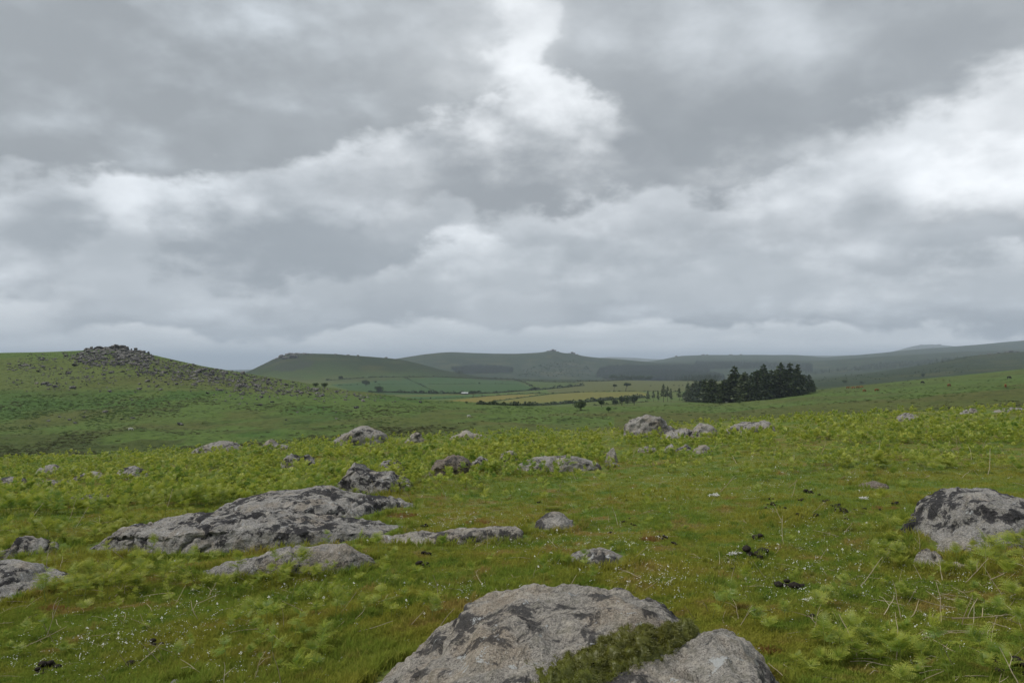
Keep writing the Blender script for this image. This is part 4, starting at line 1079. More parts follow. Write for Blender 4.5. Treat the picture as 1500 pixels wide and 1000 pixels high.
for (x, y, s, k, lab), p in zip(dung_at, dp):
    o = link(bpy.data.objects.new('dung', DM[k])); o.location = p + np.array([0, 0, 0.004]); s *= .72; o.scale = (s,) * 3; o.rotation_euler = (0, 0, RNG.uniform(0, 6)); tag(o, lab, 'dung', 'dung on the turf')
def scrap(seed, L):
    """A tuft of shed wool: a matted strand with stray fibres."""
    rg = random.Random(seed); mb = MB()
    for i in range(46):
        a = rg.uniform(-.5, .5) * L; p = Vector((a, rg.gauss(0, L * .08), rg.uniform(.012, .03))); pts = [p]
        d = Vector((rg.gauss(0, 1) + 1, rg.gauss(0, .6), rg.gauss(0, .25))).normalized()
        for _ in range(4): p = p + d * L * .09; d = (d + Vector((rg.gauss(0, .5), rg.gauss(0, .5), rg.gauss(0, .3)))).normalized(); p.z = max(p.z, .004); pts.append(p.copy())
        mb.tube(pts, [L * .030, L * .034, L * .03, L * .02, L * .008], 4)
    return mb.mesh('wool_tuft', [M_FLUFF], True)
for i, (x, y, L_, lab) in enumerate([(1045, 729, .12, 'small white wool tuft high on the open turf right of centre'), (1075, 817, .10, 'long white scrap of wool below the two largest dung lumps'), (1186, 886, .07, 'white scrap of wool at lower right near the dung pile'), (1264, 734, .10, 'white wool tuft among the dung left of the large streaked boulder')]):
    o = link(bpy.data.objects.new('wool_tuft', scrap(i, L_))); o.location = hit(x, y)[0] + np.array([0, 0, .02]); o.rotation_euler = (0, 0, RNG.uniform(-.3, .3)); tag(o, lab, 'wool')
def moss_patch(seed, r, mat):
    rg = random.Random(seed); mb = MB()
    for _ in range(500):
        a, d = rg.uniform(0, 6.28), r * math.sqrt(rg.random()) * rg.uniform(.6, 1); p = Vector((d * math.cos(a), d * .7 * math.sin(a), 0)); dr = Vector((rg.gauss(0, .6), rg.gauss(0, .6), 1)).normalized(); l = rg.uniform(.02, .045); s = dr.orthogonal().normalized() * .004
        mb.face((mb.vert(p - s), mb.vert(p + s), mb.vert(p + dr * l, 1)))
    return mb.mesh('moss_patch', [mat])
for i, (x, y, r, mt, lab) in enumerate([(958, 790, .17, M_RUST, 'rusty orange moss patch with dung in the open turf'), (1128, 955, .09, M_RUST, 'rusty patch beside the smaller domed boulder'), (590, 755, .28, M_RUST, 'orange brown moss at the right end of the long outcrop'), (700, 766, .2, M_RUST, 'orange brown moss edging the thin pale rib'), (75, 893, .14, M_RUST, 'rusty moss below the flat left slab'), (812, 748, .18, M_MOSS, 'brown green moss rim on the small rounded rock'), (1300, 745, .2, M_RUST, 'brown moss patch on turf near the large streaked boulder'), (1235, 778, .2, M_MOSS, 'brownish moss hummock on turf left of the large streaked boulder')]):
    o = link(bpy.data.objects.new('moss_patch', moss_patch(i, r, mt))); o.location = hit(x, y)[0]; tag(o, lab, 'moss')

# ---------------------------------------------------------------- tors and clitter
def block_mesh(seed, IV=IV2, IF=IF2, flat=.6, name='block'):
    rg = np.random.default_rng(seed); V = IV.copy()
    V = np.sign(V) * np.abs(V) ** .62; V = V * np.array([1, .85, flat])
    for _ in range(7):
        n = rg.normal(0, 1, 3); n /= np.linalg.norm(n); d = V @ n; lim = np.quantile(d, rg.uniform(.78, .94)); V = V - np.clip(d - lim, 0, None)[:, None] * n
    V = V * (1 + .06 * fbm(V[:, 0] * 2 + seed, V[:, 1] * 2, V[:, 2] * 2, 2))[:, None]
    return mesh_np(name, V, IF, [M_ROCK_F], smooth=False)
BLK = [block_mesh(i, flat=(.45, .6, .75)[i % 3]) for i in range(8)]
BLK1 = [block_mesh(20 + i, IV1, IF1, .6) for i in range(6)]
def at_depth(px, py, Y):
    u, v = ray(px, py); return Vector((float(u) * Y, Y, CAM_H + float(v) * Y))
def tor(label, stones, Y, fill=True):
    """stones: (px, row of centre, width px, height px). Blocks rest on the slope where one is in sight, else on the ridge."""
    x0 = np.mean([s[0] for s in stones]); base = at_depth(x0, max(s[1] for s in stones) + 2, Y)
    e = empty('tor', base); tag(e, label, 'tor')
    A = np.array(stones, float); G = hit(A[:, 0], A[:, 1]); m = F / Y
    def block(p, w, h):
        o = link(bpy.data.objects.new('block', BLK[int(RNG.integers(0, 8))]), e); k = p[1] / F
        o.location = Vector(p) - base; o.scale = (w * k * .56, w * k * .45 + .4, h * k * .95); o.rotation_euler = (RNG.normal(0, .06), RNG.normal(0, .07), RNG.uniform(-.5, .5))
    for (x, y, w, h), g in zip(stones, G):
        if Y * .5 < g[1] < Y * 1.12: block(g + np.array([0, 0, .15 * h / m]), w, h); continue
        p = at_depth(x, y, Y); block(p, w, h)
        z = p.z - h / m * .8; gz = float(H(p.x, p.y)[0])
        while z > gz - h / m * .3: block(Vector((p.x + RNG.normal(0, .2) / m, p.y, z)), w * RNG.uniform(.9, 1.2), h); z -= h / m * 1.1
    return e
st = []
prof = [(112, 522), (120, 516), (126, 511), (134, 508), (145, 507.5), (155, 508), (162, 507), (170, 505.5), (178, 506), (184, 509), (190, 513), (197, 513), (205, 513), (212, 515), (218, 517), (224, 522)]
pxs = np.array([p[0] for p in prof]); pys = np.array([p[1] for p in prof])
for x in np.arange(112, 224, 3.0):
    yt = np.interp(x, pxs, pys); yb = np.interp(x, [112, 130, 150, 185, 224], [527, 534, 536, 536, 528])
    y = yt + 1.4
    while y < yb:
        if RNG.uniform() < (.9 if y < yt + 10 else .6): st.append((x + RNG.normal(0, 1), y, RNG.uniform(4, 9.5), RNG.uniform(1.9, 3.8)))
        y += RNG.uniform(2.4, 4)
st += [(165, 506.5, 7, 3), (172, 505.6, 8, 2.6), (171, 508.5, 11, 3), (192, 511.5, 2.4, 3), (199, 511.5, 5, 3.4), (217, 515.5, 3, 3)]
tor('ragged granite tor of stacked blocks crowning the left hill', st, 408.0)
# clitter spread over the left hill: (px, py, sx, sy, count)
CL = [(57, 526, 16, 4, 70), (33, 536, 14, 4, 50), (70, 539, 10, 3, 30), (30, 541, 16, 3, 25), (90, 548, 24, 5, 70), (130, 552, 22, 6, 90), (85, 565, 20, 5, 40), (40, 556, 18, 6, 25), (215, 545, 18, 4, 110), (270, 550, 34, 8, 330), (300, 545, 30, 5, 160), (330, 555, 40, 8, 300), (250, 533, 26, 5, 230), (300, 543, 26, 4, 200), (360, 556, 28, 6, 230), (400, 562, 34, 6, 230), (440, 570, 34, 6, 170), (500, 577, 40, 5, 120), (560, 583, 40, 4, 60), (365, 578, 30, 7, 110), (180, 572, 50, 6, 14), (250, 590, 120, 16, 16), (110, 612, 40, 8, 14), (150, 530, 26, 6, 160), (195, 532, 20, 6, 130), (100, 520, 12, 3, 30), (130, 524, 16, 6, 160), (165, 524, 26, 8, 330), (210, 528, 14, 6, 160), (420, 600, 60, 12, 8)]
pp = np.concatenate([np.stack([RNG.normal(a, c, k), RNG.normal(b, d, k)], 1) for a, b, c, d, k in CL])
pp = pp[(pp[:, 0] > -20) & (pp[:, 1] > col(pp[:, 0], SKY_A) + .8)]
P = hit(pp[:, 0], pp[:, 1]); okk = (P[:, 1] > 150) & (P[:, 1] < 520); P = P[okk]; pp = pp[okk]
siz = .36 * np.exp(RNG.normal(0, .45, len(P))); siz = np.clip(siz, .2, 1.5)
rk = np.argsort(-siz / P[:, 1]); print('clitter', len(P))
for i in rk[:300]:
    o = link(bpy.data.objects.new('scree_block', BLK1[int(RNG.integers(0, 6))])); s = siz[i] * 1.15
    o.location = P[i] + np.array([0, 0, s * .2]); o.scale = (s * RNG.uniform(1, 1.5), s, s * RNG.uniform(.8, 1.2)); o.rotation_euler = (RNG.normal(0, .2), RNG.normal(0, .2), RNG.uniform(0, 6))
    tx_ = pp[i, 0]
    zone = ('left of the tor' if tx_ < 110 else 'around the foot of the tor' if tx_ < 225 and pp[i, 1] < 542 else 'below the tor' if tx_ < 235 else 'on the scree band right of the tor' if tx_ < 345 else 'on the falling ridge of the left hill')
    big_ = 'large' if siz[i] > .75 else 'middling' if siz[i] > .55 else 'small'
    hi_ = 'high' if pp[i, 1] < col(np.array([tx_]), SKY_A)[0] + 12 else 'low'
    tag(o, '%s grey granite block lying %s ' % (big_, hi_) + zone, 'rock', 'scree blocks ' + zone)
C_BLK = coll('scree_models', BLK1)
rs = rk[300:]; m = len(rs)
scatter('scree', P[rs] + np.array([0, 0, .1]), rand_rot(m, .2), np.stack([siz[rs] * 1.2, siz[rs], siz[rs]], 1), RNG.integers(0, 6, m), C_BLK, 'grey granite scree strewn over the left hill', 'scree')
def small_tor(label, Y, pts):
    return tor(label, pts, Y)
small_tor('dark craggy tor on the crest of the second hill', 1740.0, [(405, 526, 9, 4), (413, 523, 9, 5), (420, 520, 9, 4), (428, 519, 10, 4), (437, 518.5, 9, 3), (446, 519, 8, 3), (418, 525, 12, 5), (430, 524, 12, 5), (455, 519, 5, 2)])
small_tor('small rocks along the middle of the second hill crest', 1745.0, [(492, 519.5, 5, 2), (510, 520.5, 6, 2), (524, 521, 4, 2), (566, 524, 5, 2)])
small_tor('taller left hand tor of the twin tors on the central hill', 3290.0, [(803, 514.4, 5, 1.4), (807, 513.2, 5, 1.8), (810, 512.6, 4, 1.8), (813, 513.6, 4, 1.6), (817, 515, 4, 1.2)])
small_tor('smaller right hand tor of the twin tors on the central hill', 3270.0, [(834, 518, 4, 1.6), (838, 516.6, 4, 2), (841, 517.6, 4, 1.8), (845, 519.6, 4, 1.4)])
small_tor('low rocks on the crest of the rocky ridge at far right', 1735.0, [(1450, 519, 7, 2), (1462, 517.5, 6, 2.4), (1474, 516, 6, 3), (1481, 515.5, 7, 3), (1490, 515.5, 6, 2.4), (1436, 520, 4, 1.6)])
small_tor('pale distant tor with two knobs on the far right horizon', 8950.0, [(1344, 505.5, 5, 2.4), (1349, 505.5, 4, 1.6), (1360, 504, 6, 2.4), (1366, 504, 5, 2), (1375, 505, 6, 1.5)])
small_tor('small rocks on the horizon hill right of the twin tors', 4990.0, [(990, 521.6, 4, 1.5), (1030, 519.6, 5, 1.6), (1036, 519.6, 4, 1.4), (1070, 519.4, 6, 1.4), (1085, 519.4, 4, 1.3)])

# scree dots on far slopes
def spread(reg, zr):
    pp = np.concatenate([np.stack([RNG.normal(a, c, k), RNG.normal(b, d, k)], 1) for a, b, c, d, k in reg]); P = hit(pp[:, 0], pp[:, 1]); return P[(P[:, 1] > zr[0]) & (P[:, 1] < zr[1])]
P = spread([(1455, 528, 45, 8, 1500), (1380, 540, 40, 6, 200), (835, 536, 40, 9, 400)], (1000, 4000)); m = len(P)
scatter('far_scree', P, rand_rot(m, .2), RNG.uniform(.3, .8, m) * P[:, 1] / 1700, RNG.integers(0, 6, m), C_BLK, 'pale scree on the far rocky slopes', 'scree')

# ---------------------------------------------------------------- trees
M_BARK = mat_plain('bark', (0.075, .06, .048), .95, .5, 3)
M_CON = mat_leaf('conifer_needles', [(0.036, .062, .024), (0.068, .092, .032), (0.055, .066, .03)], None, .15, .5)
M_BROAD = mat_leaf('broadleaf', [(0.030, .055, .014), (0.046, .075, .018), (0.04, .06, .016)], None, .25, .5)
M_WOOD = mat_leaf('wood_leaf', [(0.030, .050, .022), (0.045, .066, .026), (0.04, .055, .024)], None, .2, .4)
M_LIGHT = mat_leaf('light_foliage', [(0.05, .10, .02), (0.065, .12, .022), (0.05, .10, .02)], None, .3, .3)
M_HEDGE = mat_leaf('hedge_leaf', [(0.036, .056, .020), (0.052, .072, .024), (0.045, .06, .022)], None, .15, .5)
def leafq(mb, p, d, l, w):
    s = d.orthogonal().normalized(); a = random.uniform(0, 6.28); s = Matrix.Rotation(a, 3, d) @ s * w
    mb.face((mb.vert(p - s * .6), mb.vert(p + d * l * .5 - s), mb.vert(p + d * l, 1), mb.vert(p + d * l * .5 + s)))
def conifer(seed, h=16, r=3.6, whorls=22, br=9, bare=.08, ragged=.3, needles=7):
    rg = random.Random(seed); random.seed(seed); t = MB(); c = MB(); lean = rg.uniform(-.03, .03)
    tp = [(lean * z, 0, z) for z in np.linspace(-.6, h * .97, 8)]; t.tube(tp, list(np.linspace(h * .017, .03, 8)), 6)
    for w in range(whorls):
        k = (w + rg.uniform(-.3, .3)) / whorls; k = min(max(k, 0), .99); z = h * (bare + (1 - bare) * k)
        R_ = r * (1 - k) ** .8 * (1 if k > .12 else .75) * rg.uniform(1 - ragged, 1 + ragged * .5) + .25
        n = max(4, int(br * (1 - k * .5)))
        for b in range(n):
            a = rg.uniform(0, 6.28); L_ = R_ * rg.uniform(.65, 1.15); d = Vector((math.cos(a), math.sin(a), rg.uniform(-.30, .12))).normalized()
            p0 = Vector((lean * z, 0, z)); t.tube([p0, p0 + d * L_ * .9], [.05, .015], 3)
            for q in range(needles):
                f = .2 + .8 * (q + rg.random()) / needles; p = p0 + d * L_ * f + Vector((0, 0, -.12 * L_ * f * f))
                dd = (d * .7 + Vector((rg.gauss(0, .5), rg.gauss(0, .5), rg.gauss(-.15, .3)))).normalized(); leafq(c, p, dd, rg.uniform(.8, 1.4) * (.5 + .5 * (1 - k)) + .2, rg.uniform(.22, .40))
    for q in range(10): leafq(c, Vector((lean * h, 0, h * .93 + q * .02 * h * .3)), Vector((rg.gauss(0, .3), rg.gauss(0, .3), 1)).normalized(), .8, .16)
    return t.mesh('trunk', [M_BARK], True), c.mesh('crown', [M_CON])
def broad(seed, h=7, rx=3.2, rz=2.0, trunk=.35, lobes=7, leaves=1300, lean=(0, 0), mat=None, flat=False):
    rg = random.Random(seed); random.seed(seed); t = MB(); c = MB()
    top = Vector((lean[0], lean[1], h * trunk)); t.tube([(0, 0, -.4), (lean[0] * .4, lean[1] * .4, h * trunk * .5), top], [.045 * h, .035 * h, .028 * h], 6)
    cz = h - rz
    cen = []
    for i in range(lobes):
        a = rg.uniform(0, 6.28); d = rx * .62 * math.sqrt(rg.random()); p = Vector((lean[0] * 1.6 + d * math.cos(a), lean[1] * 1.6 + d * math.sin(a), cz + rz * rg.uniform(-.4, .45) * (.5 if flat else 1)))
        cen.append((p, rx * rg.uniform(.36, .56), rz * rg.uniform(.4, .62))); t.tube([top, top.lerp(p, .6) + Vector((0, 0, .1 * h * rg.random())), p], [.02 * h, .013 * h, .006 * h], 4)
    for i in range(leaves):
        p, a, b = cen[i % lobes]; v = Vector((rg.gauss(0, 1), rg.gauss(0, 1), rg.gauss(0, 1))).normalized() * rg.uniform(.55, 1.05); q = p + Vector((v.x * a, v.y * a, v.z * b))
        leafq(c, q, (v + Vector((rg.gauss(0, .6), rg.gauss(0, .6), rg.gauss(0, .6)))).normalized(), rg.uniform(.3, .8) * h / 7, rg.uniform(.18, .34) * h / 7)
    return t.mesh('trunk', [M_BARK], True), c.mesh('crown', [mat or M_BROAD])
CON = [conifer(1, 17, 3.9), conifer(2, 19, 3.6, 25), conifer(3, 15, 4.2, 20), conifer(4, 18, 3.4, 24, 8), conifer(5, 11, 3.6, 15, 10, .04)]
PINE = [conifer(11, 13, 2.6, 13, 6, .34, .7, 6), conifer(12, 12, 2.2, 11, 6, .40, .7, 6), conifer(13, 14, 2.3, 15, 5, .25, .8, 6)]
def tree(kind, pair, px, py, hpx, label, cat='tree', group=None, Y=None, refh=17., wid=1., name='conifer_tree', rz=None):
    """Stand a tree where the photo shows its foot; hpx is its height in photo pixels."""
    if Y is None: p = hit(px, py)[0]
    else:
        u, v = ray(px, py); p = np.array([float(u) * Y, Y, float(H(float(u) * Y, Y)[0])])
    s = hpx / F * p[1] / refh
    e = empty(name, p); e.scale = (s * wid, s * wid, s); e.rotation_euler = (0, 0, RNG.uniform(0, 6.28) if rz is None else rz); tag(e, label, cat, group)
    link(bpy.data.objects.new('trunk', pair[0]), e); link(bpy.data.objects.new('crown', pair[1]), e)
    return e
# the plantation: front row feet from (1012,590) to (1195,574); tops from the photo skyline
ptop = lambda x: np.interp(x, [1005, 1012, 1021, 1033, 1045, 1057, 1066, 1075, 1087, 1098, 1106, 1117, 1125, 1133, 1143, 1150, 1158, 1166, 1172, 1180, 1190, 1197], [572, 562, 555, 553, 556, 556, 552, 542, 544, 545, 540, 537, 540, 539, 536, 538, 537, 537, 539, 545, 556, 566])
pfoot = lambda x: np.interp(x, [1005, 1060, 1090, 1130, 1160, 1195], [588, 590, 588, 584, 580, 573])
marked = {1075: 'pointed conifer standing above the left half of the plantation', 1117: 'tall pointed conifer in the middle of the plantation', 1143: 'tall conifer next right of the middle of the plantation', 1158: 'tallest narrow conifer towards the right of the plantation', 1170: 'tall dense conifer second from the right end of the plantation', 1186: 'broad conifer sloping down at the right end of the plantation', 1014: 'dark round topped conifer at the left end of the plantation'}
ks = list(marked.keys()); tops = {1075: 538, 1117: 535, 1143: 533, 1158: 533, 1170: 535, 1186: 550, 1014: 563}
for x in ks:
    f = float(pfoot(x)); tree('c', CON[ks.index(x) % 4], x, f, f - tops[x] + 1.5, marked[x], wid=1.8 if x in (1186, 1014) else 1.5, refh=(17, 19, 15, 18)[ks.index(x) % 4])
xs = np.concatenate([np.linspace(1010, 1190, 19), np.linspace(1016, 1186, 17) + 3, np.linspace(1022, 1072, 9)])
for i, x in enumerate(xs):
    f = float(pfoot(x)) - (1.2 if 19 <= i < 36 else 0); hh = f - float(ptop(x)) - RNG.uniform(0, 6)
    k = int(RNG.integers(0, 4))
    side = 'left half' if x < 1100 else 'right half'
    tree('c', CON[k], x + RNG.normal(0, 1.5), f, max(16, hh), 'dark conifer packed into the %s of the plantation' % side, group='conifers in the %s of the plantation' % side, refh=(17, 19, 15, 18)[k], wid=2.0 if x < 1072 else 1.75)
# thin pines left of the plantation
for i, (x, y, h, lab) in enumerate([(949, 589, 17, 'leftmost thin pine of the row beside the plantation'), (957, 588, 16, 'second thin pine of the row left of the plantation'), (964, 588, 16, 'third thin pine of the row left of the plantation'), (972, 588.5, 26, 'tallest thin pine of the row left of the plantation'), (978, 588, 22, 'slender pine just right of the tallest thin pine'), (983, 588, 19, 'last thin pine of the row before the gap'), (995, 587, 19, 'single sparse pine in the gap left of the plantation'), (1008, 585, 25, 'pointed spruce just behind the left end of the plantation')]):
    tree('p', PINE[i % 3] if i < 7 else CON[4], x, y, h, lab, group='thin pines left of the plantation', refh=(13, 12, 14)[i % 3] if i < 7 else 11, wid=.95 if i < 7 else .8, name='pine_tree')
BR = [broad(1, 7, 3.2, 2.2), broad(2, 6, 3.4, 2.1, .25), broad(3, 5, 3.6, 2.0, .15, 8)]
WIND = broad(7, 7, 3.6, 1.3, .5, 7, 1300, (1.3, 0), None, True)
FLATT = broad(8, 7, 3.6, 1.2, .55, 7, 1200, (.1, 0), None, True)
BUSH = broad(9, 4, 3.0, 1.9, .12, 8, 1200)
LITE = broad(10, 5, 3.0, 2.3, .15, 8, 1200, (0, 0), M_LIGHT)
for (kind, x, y, h, lab, ref, wid) in [
    (FLATT, 693, 582.5, 10.5, 'flat topped lone tree standing between the green and yellow fields', 7, 1.05), (WIND, 916, 572.5, 12, 'leaning windswept tree with a dark flat crown behind the yellow field', 7, 1.0), (WIND, 899, 572, 9.5, 'smaller windswept tree left of the leaning dark crowned one', 7, .75),
    (BUSH, 851, 601, 16, 'largest dark bush in the moor hedge left of the pines', 4, 1.0), (BR[0], 881, 596, 11, 'round thorn tree right of the largest dark bush', 7, 1.1), (LITE, 891, 604, 9, 'light green bush in the grass below the thorn trees', 5, 1.0), (BR[1], 901, 594, 9, 'low spreading thorn tree at the left of the thorn row', 6, 1.0), (BR[0], 911, 594, 14, 'upright thorn tree, second of the thorn row', 7, .9), (BR[2], 919, 593, 12, 'bushy thorn tree, third of the thorn row', 5, .7), (BR[0], 929, 593, 14.5, 'upright thorn tree at the right end of the thorn row', 7, .9),
    (LITE, 1003, 588, 15, 'light green broadleaf tree at the left end of the plantation', 5, .75), (BUSH, 1054, 592, 9, 'low dark bush at the front of the plantation', 4, .9),
    (BR[2], 536, 565.5, 9.5, 'round dark tree in the green fields below the second hill', 5, 1.0), (BR[2], 555, 575.5, 11, 'bushy round tree below the round dark tree in the green fields', 5, .9), (BR[1], 499, 557, 7, 'small round tree at the upper edge of the green fields', 6, .8), (BUSH, 462, 567, 7.5, 'left tree of the clump at the foot of the second hill', 4, 1.0), (BUSH, 475, 568, 8.5, 'right tree of the clump at the foot of the second hill', 4, 1.0), (BUSH, 550, 561, 4, 'tiny tree on the field wall below the second hill', 4, .8), (BUSH, 617, 576, 5, 'small bush on the lower hedge of the green fields', 4, 1.0), (BUSH, 702, 562, 2.6, 'tiny bush on the wall across the green field', 4, .9), (BUSH, 683, 591, 4, 'small brown bush in front of the left yellow field', 4, .9),
    (BUSH, 1352, 552.5, 7, 'dark bush at the foot of the rocky ridge on the right', 4, .7), (BUSH, 1238, 561, 5, 'low dark thicket right of the plantation', 4, 1.3), (BUSH, 1262, 562, 4, 'smaller dark thicket further right of the plantation', 4, 1.5), (BUSH, 786, 571, 4, 'small bush on the corner of the green field wall', 4, 1.2), (BUSH, 1083, 591, 6, 'small shrub at the front foot of the plantation', 4, 1.1)]:
    tree('b', kind, x, y, h, lab, refh=ref, wid=wid, name='broadleaf_tree', rz=0. if kind in (WIND, FLATT) else None)

# ---------------------------------------------------------------- hedgerows: each a bank of shrub clumps along its wall line
def hedge(label, pts, hpx, gaps=.1, dens=1.0, wid=1.0):
    p = np.array(pts, float); seg = np.concatenate([[0], np.cumsum(np.hypot(*np.diff(p, axis=0).T))]); n = max(6, int(seg[-1] * 1.3 * dens))
    s = np.linspace(0, seg[-1], n); x = np.interp(s, seg, p[:, 0]); y = np.interp(s, seg, p[:, 1]); P = hit(x, y); mb = MB(); rg = random.Random(len(label)); random.seed(len(label))
    b0 = Vector(P[0])
    for k in range(n):
        big = rg.random() < .14
        m_ = P[k, 1] / F; h = .72 * hpx * m_ * (rg.uniform(.45, 1.0) if not big else rg.uniform(1.1, 1.9)); w = max(.8, h * .75) * wid + m_ * .35
        if rg.random() < gaps: h *= .4
        c0 = Vector(P[k]) - b0
        for q in range(24):
            v = Vector((rg.gauss(0, 1), rg.gauss(0, 1), rg.gauss(0, 1))).normalized(); v.z = abs(v.z)
            leafq(mb, c0 + Vector((v.x * w * .9, v.y * w, v.z * h * .85 - .2)), (v + Vector((rg.gauss(0, .5), rg.gauss(0, .5), 0))).normalized(), h * .5, h * .26)
    o = link(bpy.data.objects.new('hedgerow', mb.mesh('hedgerow', [M_HEDGE]))); o.location = b0; tag(o, label, 'hedge')
hedge('straight dark hedge along the top of the green fields', [(478, 557), (550, 552.6), (640, 552), (700, 554.4), (752, 555.6)], 1.7)
hedge('thin wall hedge dividing the upper green fields', [(495, 564), (560, 563), (620, 562.5), (700, 562.2), (760, 562)], 1.1, .3)
hedge('hedge slanting down the middle of the green fields', [(592, 553), (610, 561), (634, 572)], 1.6)
hedge('dark hedge slanting down the right side of the green field', [(752, 556), (770, 561), (780, 567), (790, 571)], 2.2)
hedge('bushy hedge along the bottom of the green fields', [(540, 574), (600, 575.5), (640, 576.5), (690, 577), (730, 575.5), (755, 573.5), (790, 571), (825, 567.8), (852, 565)], 3.2, .05)
hedge('hedge under the small pale green strip left of the yellow field', [(590, 585), (640, 584), (680, 582.5), (720, 580), (760, 577), (800, 576)], 1.7)
hedge('dark hedge between the two yellow fields', [(715, 589), (745, 585), (775, 581), (812, 576.5), (850, 574.5)], 1.8)
hedge('wall line along the top of the right yellow field', [(850, 574.2), (900, 573.2), (950, 573.2), (985, 573)], 1.2, .2)
hedge('thick hedge of gorse in front of the yellow fields', [(700, 592), (730, 593), (760, 594), (800, 593.5), (835, 591), (870, 588), (905, 585), (945, 582)], 4.2, .05, 1.2)
hedge('low broken hedge on the moor left of the pines', [(870, 594), (900, 592), (930, 590), (950, 588)], 2.2, .3)
hedge('hedge at the far edge of the fields below the dark wood', [(845, 559), (880, 558.6), (905, 557.4), (930, 556.6)], 2.0, .1)
hedge('short bushy hedge above the right yellow field', [(755, 557), (800, 559.5), (830, 560), (850, 561)], 1.5, .3)
hedge('line of low bushes along the wall behind the pines', [(985, 573.5), (1010, 575), (1020, 578)], 1.6, .2)

# ---------------------------------------------------------------- far woods: masses of trees
def small_con(seed):
    t, c = conifer(seed, 14, 3.0, 9, 6, .06, .2, 3); c.materials.clear(); c.materials.append(M_WOOD); return c
C_WOOD = coll('wood_models', [small_con(40 + i) for i in range(3)] + [broad(50, 10, 5.0, 4.0, .2, 7, 420)[1]])
def wood(name, label, poly, n, hpx, Yr, ids=(0, 3)):
    q = np.array(poly, float); pp = np.stack([RNG.uniform(q[:, 0].min(), q[:, 0].max(), n * 3), RNG.uniform(q[:, 1].min(), q[:, 1].max(), n * 3)], 1)
    pp = pp[inpoly(pp[:, 0], pp[:, 1], poly)][:n]; P = hit(pp[:, 0], pp[:, 1]); P = P[(P[:, 1] > Yr[0]) & (P[:, 1] < Yr[1])]; m = len(P)
    s = hpx / F * P[:, 1] / 14 * RNG.uniform(.75, 1.2, m)
    scatter(name, P, rand_rot(m, .02), np.stack([s * 1.5, s * 1.5, s], 1), RNG.integers(ids[0], ids[1], m), C_WOOD, label, 'wood')
wood('conifer_wood', 'dark conifer wood behind the fields, running right to the plantation', [(905, 556.5), (960, 557.4), (1050, 558.8), (1062, 556), (1055, 553), (1000, 549), (950, 549), (905, 553)], 2340, 8, (1000, 2600))
wood('broadleaf_wood', 'green rounded wood at the left end of the dark conifer wood', [(884, 556.5), (965, 557.6), (965, 555.5), (930, 554), (890, 555)], 234, 9, (900, 2600), (3, 4))
wood('hill_wood', 'blue dark forest under the twin tors', [(872, 553), (905, 553), (960, 548), (1040, 545), (1040, 536), (960, 537), (900, 537), (878, 541)], 3380, 4.5, (1500, 5000))
wood('hill_wood', 'dark forest block on the hillside behind the plantation', [(1015, 541), (1110, 540), (1190, 545), (1190, 534), (1100, 532), (1020, 531)], 2340, 4, (1500, 5000))
wood('hill_wood', 'dark wood at the foot of the central hill left of the twin tors', [(670, 548), (750, 546), (752, 540), (720, 537), (690, 537), (660, 540)], 1560, 4, (1500, 5000))
wood('shelter_belt', 'long dark belt of forest rising to the right behind the rocky ridge', [(1180, 549), (1230, 545), (1300, 540.5), (1367, 534), (1417, 525), (1417, 523.5), (1360, 528), (1290, 533), (1230, 540), (1180, 545)], 1100, 3.6, (1300, 5000))
wood('hill_scrub', 'scattered dark scrub on the slope below the twin tors', [(760, 552), (870, 553), (865, 535), (840, 528), (790, 535), (760, 545)], 160, 3, (1500, 5000), (3, 4))
wood('hill_scrub', 'scattered scrub on the rocky ridge at right', [(1200, 560), (1300, 556), (1420, 545), (1420, 533), (1330, 545), (1200, 552)], 90, 2.4, (900, 3000), (3, 4))

# ---------------------------------------------------------------- bracken and heather clumps on the middle moor
def clumpm(seed, mat):
    rg = random.Random(seed); random.seed(seed); mb = MB()
    for i in range(70):
        v = Vector((rg.gauss(0, 1), rg.gauss(0, 1), rg.gauss(0, 1))).normalized(); v.z = abs(v.z)
        leafq(mb, Vector((v.x, v.y * .9, v.z * .55 - .1)) * rg.uniform(.7, 1.05), (v + Vector((rg.gauss(0, .5), rg.gauss(0, .5), .3))).normalized(), .42, .2)
    return mb.mesh('clump', [mat])
M_MB = mat_leaf('moor_bracken', [(0.075, .13, .03), (0.095, .15, .034), (0.085, .12, .03)], None, .3, .5)
M_HEATH = mat_leaf('heather', [(0.08, .10, .035), (0.11, .115, .04), (0.10, .095, .04)], None, .1, .5)
C_CL = coll('moor_clump_models', [clumpm(i, M_MB) for i in range(3)] + [clumpm(5 + i, M_HEATH) for i in range(3)])
n = 60000
px = RNG.uniform(-60, 1560, n); py = RNG.uniform(556, 676, n)
P = hit(px, py); w = np.zeros(n)
nn = fbm(P[:, 0] * .05, P[:, 1] * .03, oct=3)
left = (px < 640) & (P[:, 1] > 110); w = np.where(left & (py > 578), np.clip(.12 + .9 * nn, .01, .6), 0.05)
w = np.where((px >= 640) & (P[:, 1] > 110), np.clip(.05 + .35 * nn, .01, .4), w)
kk = (RNG.uniform(0, 1, n) < w) & (P[:, 1] > 100) & (P[:, 1] < col(px, YA) * 1.02); P = P[kk]; px = px[kk]; py = py[kk]; m = len(P); print('moor clumps', m)
ht = fbm(P[:, 0] * .03 + 50, P[:, 1] * .03, oct=2) + .7 * (P[:, 1] < 190) + .3 * (px > 640)
ids = np.where(ht > .35, RNG.integers(3, 6, m), RNG.integers(0, 3, m))
s = RNG.uniform(.16, .42, m) * (.6 + P[:, 1] / 600)
scatter('moor_undergrowth', P, rand_rot(m, .1), np.stack([s * 1.5, s * 1.2, s * .6], 1), ids, C_CL, 'clumps of bracken and heather over the valley and the left hillside', 'undergrowth')

